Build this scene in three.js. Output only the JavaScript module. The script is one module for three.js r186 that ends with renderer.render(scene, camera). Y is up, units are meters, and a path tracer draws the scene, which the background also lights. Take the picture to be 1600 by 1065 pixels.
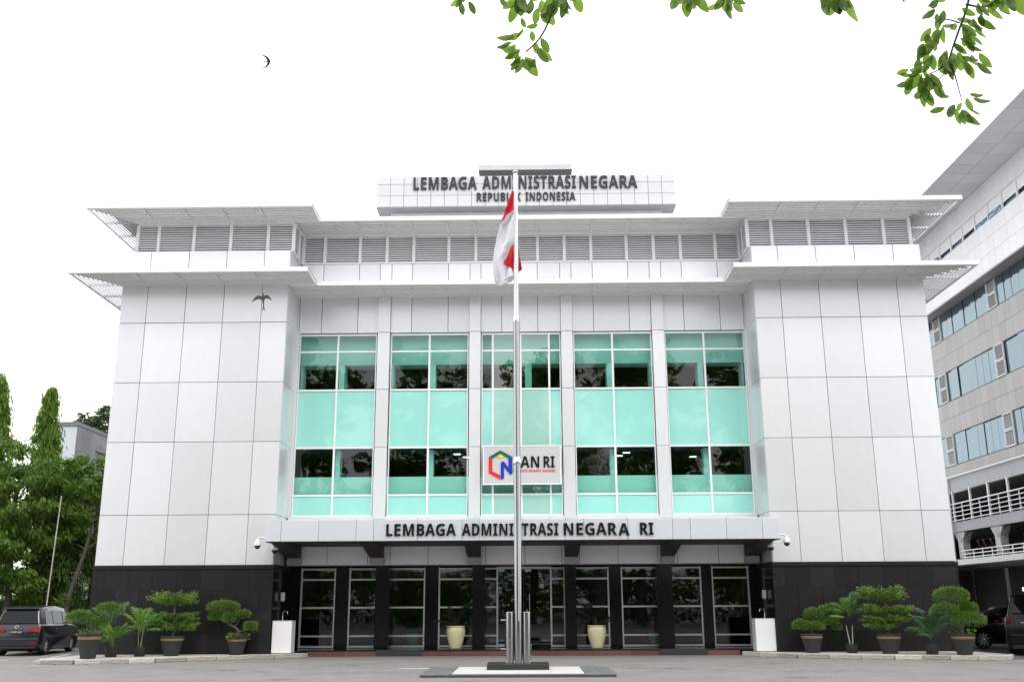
import * as THREE from 'three';
import { RoundedBoxGeometry } from 'three/addons/geometries/RoundedBoxGeometry.js';
import { TextGeometry } from 'three/addons/geometries/TextGeometry.js';
import { FontLoader } from 'three/addons/loaders/FontLoader.js';
import { mergeGeometries, toCreasedNormals } from 'three/addons/utils/BufferGeometryUtils.js';
import { ImprovedNoise } from 'three/addons/math/ImprovedNoise.js';

// ---------------------------------------------------------------- camera, sky, sun, exposure
const scene = new THREE.Scene();
const camera = new THREE.PerspectiveCamera(37.807, 1600 / 1065, 0.1, 3000);
camera.position.set(0.1407, 1.65, 34.4137);
{
  const r = new THREE.Vector3(0.99986684, -0.00474327, -0.01561445), u = new THREE.Vector3(0.00858573, 0.96659682, 0.25615789), f = new THREE.Vector3(-0.01387786, 0.25625784, -0.96650883);
  camera.quaternion.setFromRotationMatrix(new THREE.Matrix4().makeBasis(r, u, f.negate()));
  camera.updateMatrixWorld();
}
const renderer = new THREE.WebGLRenderer({ antialias: true });
renderer.setSize(1024, 681);
renderer.toneMapping = THREE.LinearToneMapping;
renderer.toneMappingExposure = .97;
renderer.shadowMap.enabled = true;
{
  const w = 128, h = 64, d = new Float32Array(w * h * 4), nz = new ImprovedNoise();
  for (let j = 0; j < h; j++) for (let i = 0; i < w; i++) {
    const el = (j + .5) / h * Math.PI - Math.PI / 2, az = i / w * 2 * Math.PI;
    const cl = 1 + .06 * nz.noise(2 * Math.cos(az) * Math.cos(el) + 3, 2 * Math.sin(az) * Math.cos(el), 2 * Math.sin(el));
    const L = 2.05 * (0.86 + 0.14 * Math.max(0, Math.sin(el))) * cl, k = (j * w + i) * 4;
    d[k] = L * .985; d[k + 1] = L; d[k + 2] = L * 1.03; d[k + 3] = 1;
  }
  const t = new THREE.DataTexture(d, w, h, THREE.RGBAFormat, THREE.FloatType);
  t.mapping = THREE.EquirectangularReflectionMapping; t.magFilter = t.minFilter = THREE.LinearFilter; t.needsUpdate = true;
  scene.background = t; scene.environment = t;
}
const sun = new THREE.DirectionalLight(0xfff4e6, 1.1);
sun.position.set(14, 60, 46); sun.target.position.set(0, 4, 0);
sun.castShadow = true; sun.shadow.radius = 30;
Object.assign(sun.shadow.camera, { left: -45, right: 45, top: 45, bottom: -45, near: 1, far: 180 });
sun.shadow.mapSize.set(2048, 2048);
scene.add(sun, sun.target);

// ---------------------------------------------------------------- helpers
let seed = 20240;
const rnd = () => { seed = (seed + 0x6D2B79F5) | 0; let t = Math.imul(seed ^ (seed >>> 15), 1 | seed); t = (t + Math.imul(t ^ (t >>> 7), 61 | t)) ^ t; return ((t ^ (t >>> 14)) >>> 0) / 4294967296; };
const rr = (a, b) => a + (b - a) * rnd(), gs = () => (rnd() + rnd() + rnd() - 1.5) * 1.15;
const V = (x, y, z) => new THREE.Vector3(x, y, z);
const used = {};
function numbered(n) { n = n.replace(/_\d{3}$/, ''); const k = used[n] = (used[n] ?? -1) + 1; return k ? n + '_' + String(k).padStart(3, '0') : n; }
const sh = o => { o.castShadow = o.receiveShadow = true; return o; };
function tag(o, label, category, group, kind) { o.userData.label = label; if (category) o.userData.category = category; if (group) o.userData.group = group; if (kind) o.userData.kind = kind; return o; }
function thing(name, label, category, pos = [0, 0, 0], turn = 0, group) { const o = new THREE.Group(); o.name = numbered(name); o.position.set(...pos); o.rotation.y = turn; scene.add(o); return tag(o, label, category, group); }
function struct(name, geo, m, label) { const o = sh(new THREE.Mesh(geo, m)); o.name = numbered(name); o.userData.kind = 'structure'; if (label) o.userData.label = label; scene.add(o); return o; }
function clean(g) { g = g.index ? g.toNonIndexed() : g; for (const k of Object.keys(g.attributes)) if (!['position', 'normal', 'uv'].includes(k)) g.deleteAttribute(k); return g; }
const merge = l => mergeGeometries(l.map(clean));
function part(name, geo, m, parent, kind) { const o = sh(new THREE.Mesh(Array.isArray(geo) ? merge(geo) : geo, m)); o.name = name; parent.add(o); if (kind) o.userData.kind = kind; return o; }
function parts(name, geos, m, parent) { for (const g of geos) part(name, g, m, parent); }
function holder(name, parent) { const o = new THREE.Group(); o.name = name; parent.add(o); return o; }
const B = (x0, x1, y0, y1, z0, z1) => new THREE.BoxGeometry(Math.abs(x1 - x0), Math.abs(y1 - y0), Math.abs(z1 - z0)).translate((x0 + x1) / 2, (y0 + y1) / 2, (z0 + z1) / 2);
const RB = (x0, x1, y0, y1, z0, z1, r = .02, s = 2) => new RoundedBoxGeometry(Math.abs(x1 - x0), Math.abs(y1 - y0), Math.abs(z1 - z0), s, r).translate((x0 + x1) / 2, (y0 + y1) / 2, (z0 + z1) / 2);
function bar(a, b, r0, r1 = r0, n = 8) { const d = b.clone().sub(a), g = new THREE.CylinderGeometry(r1, r0, d.length(), n).translate(0, d.length() / 2, 0); return g.applyQuaternion(new THREE.Quaternion().setFromUnitVectors(V(0, 1, 0), d.normalize())).translate(a.x, a.y, a.z); }
function tube(pts, r0, r1 = r0, n = 8, seg = pts.length * 6) {
  const c = new THREE.CatmullRomCurve3(pts), g = new THREE.TubeGeometry(c, seg, 1, n), p = g.attributes.position, P = c.getSpacedPoints(seg);
  for (let i = 0; i <= seg; i++) for (let j = 0; j <= n; j++) { const k = i * (n + 1) + j, r = r0 + (r1 - r0) * i / seg; p.setXYZ(k, P[i].x + (p.getX(k) - P[i].x) * r, P[i].y + (p.getY(k) - P[i].y) * r, P[i].z + (p.getZ(k) - P[i].z) * r); }
  g.computeVertexNormals(); return g;
}
const lathe = (pts, n = 32) => new THREE.LatheGeometry(pts.map(p => new THREE.Vector2(...p)), n);
function ext(pts, depth, bevel = 0, seg = 2) { const s = pts instanceof THREE.Shape ? pts : new THREE.Shape(pts.map(p => new THREE.Vector2(...p))); return new THREE.ExtrudeGeometry(s, { depth, bevelEnabled: bevel > 0, bevelSize: bevel, bevelThickness: bevel, bevelSegments: seg, curveSegments: 16 }); }
const lin = (r, g, b) => new THREE.Color().setRGB(r, g, b);
const M = (r, g, b, rough = .6, o = {}) => new THREE.MeshStandardMaterial({ color: lin(r, g, b), roughness: rough, ...o });
const P = (r, g, b, rough, o) => new THREE.MeshPhysicalMaterial({ color: lin(r, g, b), roughness: rough, ...o });
const N = new ImprovedNoise();
const fbm = (x, y, o = 4, z = 0) => { let s = 0, a = .5, f = 1; for (let i = 0; i < o; i++) { s += a * N.noise(x * f, y * f, z + i * 7.3); a *= .5; f *= 2.03; } return s; };
function tex(w, h, fn, srgb = true) {
  const d = new Uint8Array(w * h * 4), c = new THREE.Color();
  for (let j = 0; j < h; j++) for (let i = 0; i < w; i++) { const v = fn(i / w, j / h), k = (j * w + i) * 4; if (srgb) { c.setRGB(...v.map(q => Math.min(1, Math.max(0, q)))).convertLinearToSRGB(); d[k] = c.r * 255; d[k + 1] = c.g * 255; d[k + 2] = c.b * 255; } else d[k] = d[k + 1] = d[k + 2] = 255 * Math.min(1, Math.max(0, v)); d[k + 3] = 255; }
  const t = new THREE.DataTexture(d, w, h); t.wrapS = t.wrapT = THREE.RepeatWrapping; t.magFilter = THREE.LinearFilter; t.minFilter = THREE.LinearMipmapLinearFilter; t.generateMipmaps = true; if (srgb) t.colorSpace = THREE.SRGBColorSpace; t.needsUpdate = true; return t;
}
const tile = (f, u, v, s) => { const a = u, b = v; return f(a * s, b * s) * (1 - a) * (1 - b) + f((a - 1) * s, b * s) * a * (1 - b) + f(a * s, (b - 1) * s) * (1 - a) * b + f((a - 1) * s, (b - 1) * s) * a * b; };
const FL = new FontLoader(), fontB = await FL.loadAsync('fonts/droid/droid_sans_bold.typeface.json'), fontR = await FL.loadAsync('fonts/droid/droid_sans_regular.typeface.json');
function lettering(parent, text, x0, x1, y0, y1, z, depth, m, font = fontB) {
  // one mesh per letter, the word stretched to its measured length
  const size = 1, gap = .02, L = [];
  let x = 0;
  for (const ch of text) {
    const gl = font.data.glyphs[ch], adv = gl.ha / font.data.resolution * size;
    const g = ch === ' ' ? null : new TextGeometry(ch, { font, size, depth: 1, curveSegments: 5, bevelEnabled: false });
    L.push([g, x, ch]); x += adv + gap;
  }
  let lo = 1e9, hi = -1e9, cap = 0;
  for (const [g, gx] of L) if (g) { g.computeBoundingBox(); lo = Math.min(lo, gx + g.boundingBox.min.x); hi = Math.max(hi, gx + g.boundingBox.max.x); cap = Math.max(cap, 0); }
  const H = new TextGeometry('H', { font, size, depth: 1, curveSegments: 2, bevelEnabled: false }); H.computeBoundingBox(); cap = H.boundingBox.max.y;
  const s = (x1 - x0) / (hi - lo), t = (y1 - y0) / cap;
  for (const [g, gx] of L) if (g) part('letter', g.translate(gx - lo, 0, 0).scale(s, t, depth).translate(x0, y0, z), m, parent);
}

// ---------------------------------------------------------------- materials
const streak = tex(256, 256, (u, v) => { const n = .985 + .022 * fbm(u * 22, v * 1.3, 4) + .035 * fbm(u * 4, v * 4, 4, 9); return [n, n, n * 1.002]; });
const wob = tex(256, 256, (u, v) => .5 + .5 * fbm(u * 2.2, v * 2.2, 3, 4), false);
const panelMats = [.745, .795, .77, .73].map(a => P(a * 1.03, a * 1.04, a * 1.065, .34, { map: streak, bumpMap: wob, bumpScale: .003, metalness: .38 }));
const pm = () => panelMats[Math.floor(rnd() * 4)];
const mFascia = [.78, .8].map(a => P(a, a * 1.03, a * 1.1, .3, { map: streak, bumpMap: wob, bumpScale: .003, metalness: .35 }));
const mLow = P(.86, .87, .885, .4, { map: streak });
const mJoint = M(.05, .05, .053, .9);
const mWhite = P(.82, .825, .84, .35, { map: streak });
const mFrame = M(.8, .81, .82, .4);
const mLouvre = M(.92, .925, .945, .4, { map: streak });
const soffitTex = tex(512, 64, (u, v) => { const n = 1 + .12 * fbm(u * 20, v * 3, 4), d = fbm(u * 7 + 5, v * 4, 4, 3); const r = d > .12 ? (d - .12) * 1.2 : 0; return [n - r * .35, n - r * .42, n - r * .6]; });
const soffitMats = [.84, .87, .8].map(a => M(a, a, a * .99, .6, { map: soffitTex }));
const mDeck = M(.7, .7, .71, .6);
const mDark = M(.02, .021, .022, .8);
const mBronze = P(.055, .05, .047, .6, { map: streak, specularIntensity: .4 });
const granTex = tex(256, 256, (u, v) => { const n = 1 + .35 * fbm(u * 40, v * 40, 3) + .3 * fbm(u * 3, v * 3, 3, 2) + .12 * fbm(u * 9, v * 1.2, 3, 6); return [n * .8, n * .8, n * .8]; });
const graniteMats = [.03, .034, .027, .038, .044].map(a => P(a * .55, a * .55, a * .57, .42, { map: granTex, specularIntensity: .45 }));
const gm = () => graniteMats[Math.min(4, Math.floor(rnd() * rnd() * 7))];
const mPolished = P(.009, .0092, .0098, .12, { map: granTex, specularIntensity: .5 });
const redTex = tex(256, 256, (u, v) => { const n = 1 + .8 * fbm(u * 60, v * 20, 3); return [n * .85, n * .8, n * .8]; });
const redMats = [0, 1, 2].map(i => P(.15 + .025 * i, .066 + .012 * i, .052 + .01 * i, .35, { map: redTex }));
const mAlu = M(.6, .61, .63, .4, { metalness: .3 });
const mAluWhite = M(.84, .85, .86, .35);
const mSteel = M(.4, .405, .41, .14, { metalness: 1 });
const mChrome = M(.75, .76, .78, .08, { metalness: 1 });
const mintTex = tex(256, 256, (u, v) => { const n = 1 + .03 * fbm(u * 3, v * 3, 3, 1); return [n * .97, n * .97, n * .97]; });
const mSpandrel = P(.345, .78, .7, .16, { map: mintTex, ior: 1.75, clearcoat: 1, clearcoatRoughness: .02, bumpMap: wob, bumpScale: .002 });
const mSpandrel2 = P(.36, .66, .57, .16, { map: mintTex, clearcoat: 1, clearcoatRoughness: .02, ior: 1.7, bumpMap: wob, bumpScale: .002 });
const mGlass = P(.56, .8, .75, .01, { transmission: 1, thickness: 0, ior: 1.6, bumpMap: wob, bumpScale: .0015 });
const mMirror = P(.45, .74, .67, .01, { transmission: 1, thickness: 0, ior: 2.25, bumpMap: wob, bumpScale: .0015 });
const mLobby = P(.5, .6, .58, .01, { transmission: 1, thickness: 0, ior: 1.6, bumpMap: wob, bumpScale: .001 });
const mInner = M(.72, .92, .87, .8);
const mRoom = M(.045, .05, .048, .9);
const mLamp = new THREE.MeshStandardMaterial({ color: 0xffffff, emissive: 0xffffff, emissiveIntensity: 2.2 });
const mLetter = P(.008, .008, .009, .5, { specularIntensity: .3 }), mLetterGrey = P(.05, .05, .058, .6, { specularIntensity: .4 });

// ---------------------------------------------------------------- ground, markings
const asph = tex(1024, 1024, (u, v) => {
  const a = tile((x, y) => fbm(x, y, 5), u, v, 130), b = tile((x, y) => fbm(x, y, 4, 3), u, v, 9), c = tile((x, y) => fbm(x * .35, y * 2, 4, 8), u, v, 22);
  const e = tile((x, y) => fbm(x, y, 5, 11), u, v, 16), st = e > .13 ? (e - .13) * 1.6 : 0, sc = e < -.2 ? (-e - .2) * 1.5 : 0; const n = .95 + .5 * a + .42 * b + .3 * c - st + sc; return [.238 * n, .228 * n, .221 * n];
});
{
  const g = new THREE.PlaneGeometry(900, 900, 1, 1).rotateX(-Math.PI / 2), uv = g.attributes.uv; for (let i = 0; i < uv.count; i++) uv.setXY(i, uv.getX(i) * 75, uv.getY(i) * 75);
  struct('ground', g, new THREE.MeshStandardMaterial({ map: asph, roughness: .88, bumpMap: asph, bumpScale: .004 }), 'grey brown asphalt forecourt stretching in front of the building');
}
const mPaint = M(.62, .62, .6, .8, { map: tex(128, 128, (u, v) => { const n = .85 + .5 * fbm(u * 14, v * 14, 4); return [n, n, n]; }) });
function quadXZ(pts, y, uvs = 1) { const g = new THREE.ShapeGeometry(new THREE.Shape(pts.map(p => new THREE.Vector2(p[0], -p[1])))).rotateX(-Math.PI / 2).translate(0, y, 0); return g; }
for (const [pts, l] of [
  [[[-19.5, 1.7], [-16.62, 1.2], [-16.66, .95], [-19.6, 1.45]], 'long white bay line painted behind the dark minivan'],
  [[[-15.5, 1.9], [-15.35, 1.75], [-16.5, -3.4], [-16.65, -3.3]], 'white bay line beside the pot at the left kerb end'],
  [[[-14.4, 4.25], [-13.3, 3.82], [-13.35, 3.7], [-14.5, 4.1]], 'short white dash along the left kerb corner'],
  [[[-12.9, 3.72], [-11.2, 3.05], [-11.2, 2.95], [-12.9, 3.6]], 'thin white edge line close to the left kerb stones'],
  [[[-3.5, 6.15], [-2.5, 6.05], [-2.55, 6.35], [-3.2, 6.4]], 'short white painted mark beside the flagpole paving'],
  [[[15.2, -.1], [15.35, -.3], [17.3, -6.1], [17.1, -6.1]], 'white bay line running beside the black sedan'],
  [[[13.9, 3.55], [14.6, 3.7], [14.65, 3.95], [13.9, 3.75]], 'white dash at the right kerb end'],
  [[[16.3, -1.9], [16.5, -1.9], [18.6, -1.2], [18.5, -1]], 'white bay line behind the black van']]) {
  const o = struct('road_marking', quadXZ(pts, .004), mPaint, l);
}

// planting pavements with kerb stones, left and right
const kerbTex = tex(256, 128, (u, v) => { const n = .85 + .5 * fbm(u * 7, v * 5, 5), d = fbm(u * 3 + 4, v * 4, 5, 2); const k = d > .03 ? (d - .03) * 2.4 : 0; return [n - k * .7, n - k * .85, n - k]; });
const slabTex = tex(256, 256, (u, v) => { const n = .9 + .35 * fbm(u * 12, v * 12, 5); return [n, n * .98, n * .94]; });
function pavement(line, back, label) {
  const top = [...line, ...back];
  const o = struct('pavement', ext(top.map(p => [p[0], -p[1]]), .115).rotateX(-Math.PI / 2), M(.62, .6, .56, .85, { map: slabTex }), label);
  for (let i = 0; i + 1 < line.length; i++) {
    const a = V(line[i][0], 0, line[i][1]), b = V(line[i + 1][0], 0, line[i + 1][1]), len = a.distanceTo(b), n = Math.max(1, Math.round(len / .85)), dir = b.clone().sub(a).normalize(), out = V(-dir.z, 0, dir.x);
    for (let k = 0; k < n; k++) {
      const c = a.clone().lerp(b, (k + .5) / n), t = rr(.34, .7), g = new RoundedBoxGeometry(len / n - .012, .125 + rr(0, .006), .16, 1, .014);
      g.rotateY(Math.atan2(-dir.z, dir.x)).translate(c.x + out.x * .06, .062, c.z + out.z * .06);
      part('kerb_stone', g, M(t, t * .96, t * .86, .9, { map: kerbTex }), o);
    }
  }
}
pavement([[-14.75, 2.5], [-14.4, 3.45], [-13.4, 3.5], [-11.3, 2.68], [-9, 1.05], [-7.35, .05]], [[-7.3, -.6], [-8.45, -.62], [-8.45, -.02], [-14.6, -.02]], 'pale planting pavement with worn kerb under the left row of pots');
pavement([[7.3, -.1], [8.6, 1.6], [11.25, 2.6], [14.3, 3.3], [14.9, 2.2]], [[14.6, -.02], [8.42, -.02], [8.42, -.62], [7.3, -.6]], 'pale planting pavement with worn kerb under the right row of pots');

// ---------------------------------------------------------------- the office building
const bld = thing('office_building', 'white panelled office block with mint windows and wide louvred eaves', 'building');
const zb = -1.656, LX = [-14.59, -13.63, -12.22, -10.83, -9.44, -8.5], RX = [8.4, 9.36, 10.74, 12.14, 13.55, 14.53];
const WY = [2.996, 4.692, 7.217, 9.354, 11.559, 12.963], G = .0085;
{
  // massing behind the cladding
  parts('wall', [B(-14.56, -8.53, .1, 14.31, -13, -.05), B(8.43, 14.5, .1, 14.31, -13, -.05), B(-14.2, -8.53, 14.31, 15.67, -13, -.48), B(8.43, 14.25, 14.31, 15.67, -13, -.48)], mJoint, bld);
  parts('wall', [B(-8.53, 8.43, 11.62, 14.32, -13, zb - .1), B(-8.53, 8.43, 14.32, 15.67, -13, zb - .3), B(-8.53, 8.43, 0, 15.6, -13.2, -13), B(-8.5, 8.4, 7.25, 9.33, -13, zb - .12), B(-8.5, 8.4, 3.06, 4.72, -13, zb - .05)], mJoint, bld);
  parts('roof', [B(-15.2, -7.6, 15.68, 15.8, -13, .9), B(7.5, 15.1, 15.68, 15.8, -13, .9), B(-7.6, 7.5, 15.68, 15.8, -13, -.5)], mDeck, bld);
  // wing panels
  for (const X of [LX, RX]) {
    for (let i = 0; i < 5; i++) for (let j = 0; j < 5; j++) part('wall_panel', RB(X[i] + G, X[i + 1] - G, WY[j] + G, WY[j + 1] - (j === 4 ? -.02 : G), -.05, rr(-.003, .003), .006, 1), pm(), bld);
    for (let i = 0; i < 5; i++) part('wall_panel', RB(X[i] + G, X[i + 1] - G, 13.2, 14.3, -.05, rr(-.003, .003), .006, 1), pm(), bld);
  }
  for (const [xi, s] of [[-8.5, 1], [8.4, -1]]) for (let j = 0; j < 5; j++) {
    for (const [z0, z1] of [[-.06, -.8], [-.825, zb + .02]]) part('wall_panel', B(xi - s * .02, xi + s * .01, WY[j] + G, WY[j + 1] - (j === 4 ? -.02 : G), z0, z1), pm(), bld);
    if (j === 4) part('wall_panel', B(xi - s * .02, xi + s * .01, 13.2, 14.3, -.06, zb), pm(), bld);
  }
  for (const [xo, s] of [[-14.59, -1], [14.53, 1]]) for (let j = 0; j < 5; j++) for (let k = 0; k < 4; k++) part('wall_panel', B(xo - s * .03, xo + s * .004, WY[j] + G, WY[j + 1] - G, -.07 - k * 3.2, -.07 - k * 3.2 - 3.18), pm(), bld);
  // centre wall: head panels, parapet panels, pilasters
  const PIL = [[-5.41, -4.96], [-1.97, -1.55], [1.46, 1.89], [4.87, 5.31]];
  const bays = [[-8.42, -7.58, -6.21, -5.41], [-4.96, -4.17, -2.79, -1.97], [-1.55, -.76, .6, 1.46], [1.89, 2.7, 4.05, 4.87], [5.31, 6.1, 7.46, 8.34]];
  for (const b of bays) for (let i = 0; i < 3; i++) {
    part('wall_panel', RB(b[i] + G, b[i + 1] - G, 11.575, 12.99, zb - .1, zb + rr(-.003, .003), .006, 1), pm(), bld);
    part('wall_panel', RB(b[i] + G, b[i + 1] - G, 13.05, 14.3, zb - .1, zb + rr(-.003, .003), .006, 1), pm(), bld);
  }
  const pr = [4.63, 7.217, 9.37, 11.56, 12.98];
  for (const [a, b] of PIL) { for (let j = 0; j < 4; j++) part('pilaster_panel', RB(a, b, pr[j] + .008, pr[j + 1] - .008, zb - .12, zb + .14, .008, 1), pm(), bld); part('wall_panel', RB(a + G, b - G, 13.05, 14.3, zb - .1, zb + .002, .006, 1), pm(), bld); }
  part('wall_panel', [B(-8.5, -8.37, 4.7, 11.6, zb - .1, zb + .01), B(8.31, 8.4, 4.7, 11.6, zb - .1, zb + .01)], panelMats[0], bld);
  for (const [a, b] of [[-8.5, -8.43], [8.35, 8.4]]) for (const [y0, y1] of [[11.575, 12.99], [13.05, 14.3]]) part('wall_panel', B(a, b, y0, y1, zb - .1, zb - .01), panelMats[1], bld);
  part('sill', B(-8.44, 8.34, 4.62, 4.74, zb - .05, zb + .1), panelMats[1], bld);
  // band above the ground floor glazing
  const bx = [-8.4, -7.0, -5.55, -4.75, -3.4, -2.05, -1.35, .05, 1.35, 1.98, 3.35, 4.75, 5.45, 6.9, 8.3];
  for (let i = 0; i + 1 < bx.length; i++) part('wall_panel', RB(bx[i] + G, bx[i + 1] - G, 3.045, 3.68, zb - .05, zb + rr(-.003, .003), .006, 1), mLow, bld);
  part('soffit', B(-8.45, 8.4, 3.03, 3.06, -2.72, zb - .01), M(.3, .3, .31, .6), bld);

  // black granite base
  const gy = [.1, .75, 1.47, 2.2, 2.86];
  for (const [X0, X1] of [[-14.62, -8.46], [8.36, 14.56]]) {
    for (let j = 0; j < 4; j++) { const off = j % 2 ? .4 : 0; for (let x = X0 - off; x < X1 - .01; x += .82) { const a = Math.max(x, X0), b = Math.min(x + .82, X1); if (b - a > .03) part('stone_tile', B(a + .003, b - .003, gy[j] + .003, gy[j + 1] - .003, -.05, .02 + rr(0, .003)), gm(), bld); } }
    part('ledge', RB(X0 - .01, X1 + .01, 2.865, 2.985, -.06, .06, .01, 1), graniteMats[1], bld);
  }
  for (const [xo, s] of [[-14.62, -1], [14.56, 1]]) part('stone_base', B(xo, xo - s * .05, .1, 2.98, -13, -.052), graniteMats[0], bld);
  for (const [xi, s] of [[-8.46, 1], [8.36, -1]]) for (let j = 0; j < 4; j++) for (let k = 0; k < 4; k++) part('stone_tile', B(xi - s * .03, xi + s * .004, gy[j] + .003, gy[j + 1] - .003, -.055 - k * .72, -.055 - (k + 1) * .72 + .006), mPolished, bld);
  parts('ledge', [B(-8.5, -8.44, 2.865, 3.02, -2.9, -.06), B(8.34, 8.4, 2.865, 3.02, -2.9, -.06)], graniteMats[1], bld);

  // windows: frame bars and panes
  const rows = [4.76, 5.5, 7.23, 9.38, 10.85, 11.5], zw = zb - .06;
  const W = [[-8.36, -6.91, -5.46], [-4.92, -3.47, -2.01], [-1.52, -1.1, -.06, 1.0, 1.43], [1.92, 3.37, 4.84], [5.34, 6.79, 8.3]];
  W.forEach((xs, wi) => {
    const w = holder('window', bld), e = xs.length - 1, fw = .035;
    xs.forEach((x, i) => part('mullion', B(x - fw + (i === 0 ? fw : 0), x + fw - (i === e ? fw : 0), rows[0], rows[5], zw - .05, zw + .05), mAluWhite, w));
    rows.forEach((y, j) => part('transom', B(xs[0], xs[e], y - .032, y + .032, zw - .048, zw + .047), mAluWhite, w));
    for (let i = 0; i < e; i++) for (let j = 0; j < 5; j++) {
      const wide = wi === 2 && (i === 1 || i === 2), zp = zw + rr(-.006, .006) + (wide ? .02 : 0), tilt = rr(-.004, .004);
      const m = j === 0 || j === 2 ? (wide ? mSpandrel2 : mSpandrel) : wide ? mMirror : mGlass;
      const x = (xs[i] + xs[i + 1]) / 2, y = (rows[j] + rows[j + 1]) / 2;
      const pa = part('pane', j === 0 || j === 2 ? new THREE.BoxGeometry(xs[i + 1] - xs[i] - .04, rows[j + 1] - rows[j] - .04, .012) : new THREE.PlaneGeometry(xs[i + 1] - xs[i] - .04, rows[j + 1] - rows[j] - .04), m, w);
      pa.position.set(x, y, zp); pa.rotation.set(rr(-.004, .004), tilt, 0);
    }
  });
  // rooms behind the glass: mint inner wall with openings, dark rooms
  const inner = [B(-8.45, 8.35, 4.78, 6.2, -2.12, -2.0), B(-8.45, 8.35, 10.42, 11.6, -2.75, -2.05)];
  for (const xs of [[-8.36, -6.91, -5.46], [-4.92, -3.47, -2.01], [1.92, 3.37, 4.84], [5.34, 6.79, 8.3]]) { const s = xs[1] < 0 ? 1 : -1; inner.push(B(xs[1], xs[1] + s * .17, 6.2, 7.2, -2.5, -2.02), B(xs[1], xs[1] + s * .2, 9.34, 10.45, -2.74, -2.06), B(s > 0 ? xs[0] : xs[2], (s > 0 ? xs[0] : xs[2]) + s * .06, 9.34, 10.45, -2.73, -2.07)); }
  inner.push(B(.1, .35, 9.34, 10.45, -2.45, -2.06));
  parts('inner_wall', inner, mInner, bld);
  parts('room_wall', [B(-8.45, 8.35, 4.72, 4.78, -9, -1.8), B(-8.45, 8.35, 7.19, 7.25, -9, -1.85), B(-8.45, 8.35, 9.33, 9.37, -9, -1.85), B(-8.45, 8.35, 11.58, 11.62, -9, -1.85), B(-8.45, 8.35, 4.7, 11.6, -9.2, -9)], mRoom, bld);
  for (const [x, z] of [[-2.5, -3.1], [-2.2, -3.9], [3.9, -3.0], [3.7, -3.8], [6.6, -4.2]]) part('ceiling_lamp', B(x - .13, x + .13, 7.16, 7.188, z - .07, z + .07), mLamp, bld);

  // ground floor glazing
  const zg = -2.6, k = 1.0148, px = (a) => .14 + (a - .14) * k;
  const gy2 = [.24, .6, 1.58, 2.56, 2.93];
  for (const [a, b] of [[-7.94, -6.74], [-6.22, -5.1], [-4.76, -3.54], [-3.02, -1.8], [-1.4, -.95], [.96, 1.44], [1.82, 3.0], [3.47, 4.75], [5.1, 6.28], [6.69, 7.96]]) {
    const x0 = px(a), x1 = px(b), w = holder('window', bld);
    for (const x of [x0, x1]) part('mullion', B(x - .03, x + .03, .2, 2.98, zg - .05, zg + .05), mAlu, w);
    for (const y of gy2) part('transom', B(x0, x1, y - .03, y + .03, zg - .048, zg + .046), mAlu, w);
    for (let j = 0; j < 4; j++) part('pane', new THREE.PlaneGeometry(x1 - x0 - .04, gy2[j + 1] - gy2[j] - .04).translate((x0 + x1) / 2, (gy2[j] + gy2[j + 1]) / 2, zg), mLobby, w);
  }
  for (const [a, b] of [[-.95, 0], [0, .96]]) { const d = holder('door', bld), x0 = px(a), x1 = px(b), s = a < 0 ? 1 : -1; part('pane', B(x0 + .035, x1 - .008, .21, 2.9, zg - .02, zg - .008), mLobby, d); part('handle', bar(V(px(0) - s * .1, .9, zg + .05), V(px(0) - s * .1, 1.5, zg + .05), .014), mAlu, d); part('patch_fitting', [B(x0 + .04, x0 + .26, .21, .3, zg - .03, zg + .005), B(x0 + .04, x0 + .26, 2.82, 2.9, zg - .03, zg + .005)], mAlu, d); }
  part('door_head', B(px(-.95), px(.96), 2.91, 2.99, zg - .04, zg + .04), mAlu, bld);
  for (const [a, b] of [[-8.6, -7.99], [-6.72, -6.24], [-3.52, -3.04], [3.02, 3.45], [6.3, 6.67], [8.0, 8.6]]) part('pier', B(px(a), px(b), .18, 3.04, zg - .3, zg + .06), mPolished, bld);
  for (const [a, b] of [[-5.29, -4.79], [-1.83, -1.39], [1.45, 1.85], [4.71, 5.27]]) part('column', RB(a, b, .18, 3.035, -2.55, -1.95, .012, 1), mPolished, bld);
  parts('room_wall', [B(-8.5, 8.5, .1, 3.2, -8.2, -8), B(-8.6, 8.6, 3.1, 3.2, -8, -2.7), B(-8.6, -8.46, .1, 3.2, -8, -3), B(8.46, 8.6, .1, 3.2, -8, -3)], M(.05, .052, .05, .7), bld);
  part('reception_counter', RB(-2.2, 2.4, .2, 1.3, -6.6, -6, .03), M(.1, .07, .05, .4), bld);

  // entrance step
  const st = part('step', B(-8.4, 8.36, 0, .19, -8, -.66), mPolished, bld);
  for (let x = -7.32, i = 0; x < 7.2; x += 1.21, i++) part('stone_tile', B(x + .004, Math.min(x + 1.21, 7.25) - .004, .006, .172, -.66, -.6 + rr(0, .004)), redMats[i % 3], st);
  part('nosing', RB(-7.32, 7.25, .172, .205, -.9, -.57, .008, 1), mPolished, st);
  for (const [a, b] of [[-5.0, -3.45], [4.55, 6.15]]) part('mat', RB(a, b, .004, .2, -.6, -.545, .01, 1), M(.035, .038, .042, .8, { map: granTex }), st);

  // canopy over the entrance
  const cn = holder('canopy', bld), cj = [-8.5, -7.98, -6.74, -5.5, -4.92, -3.48, -2.01, -1.44, 1.4, 1.99, 3.43, 4.9, 5.48, 6.66, 7.84, 8.42];
  cj.splice(8, 0, -.02);
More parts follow.
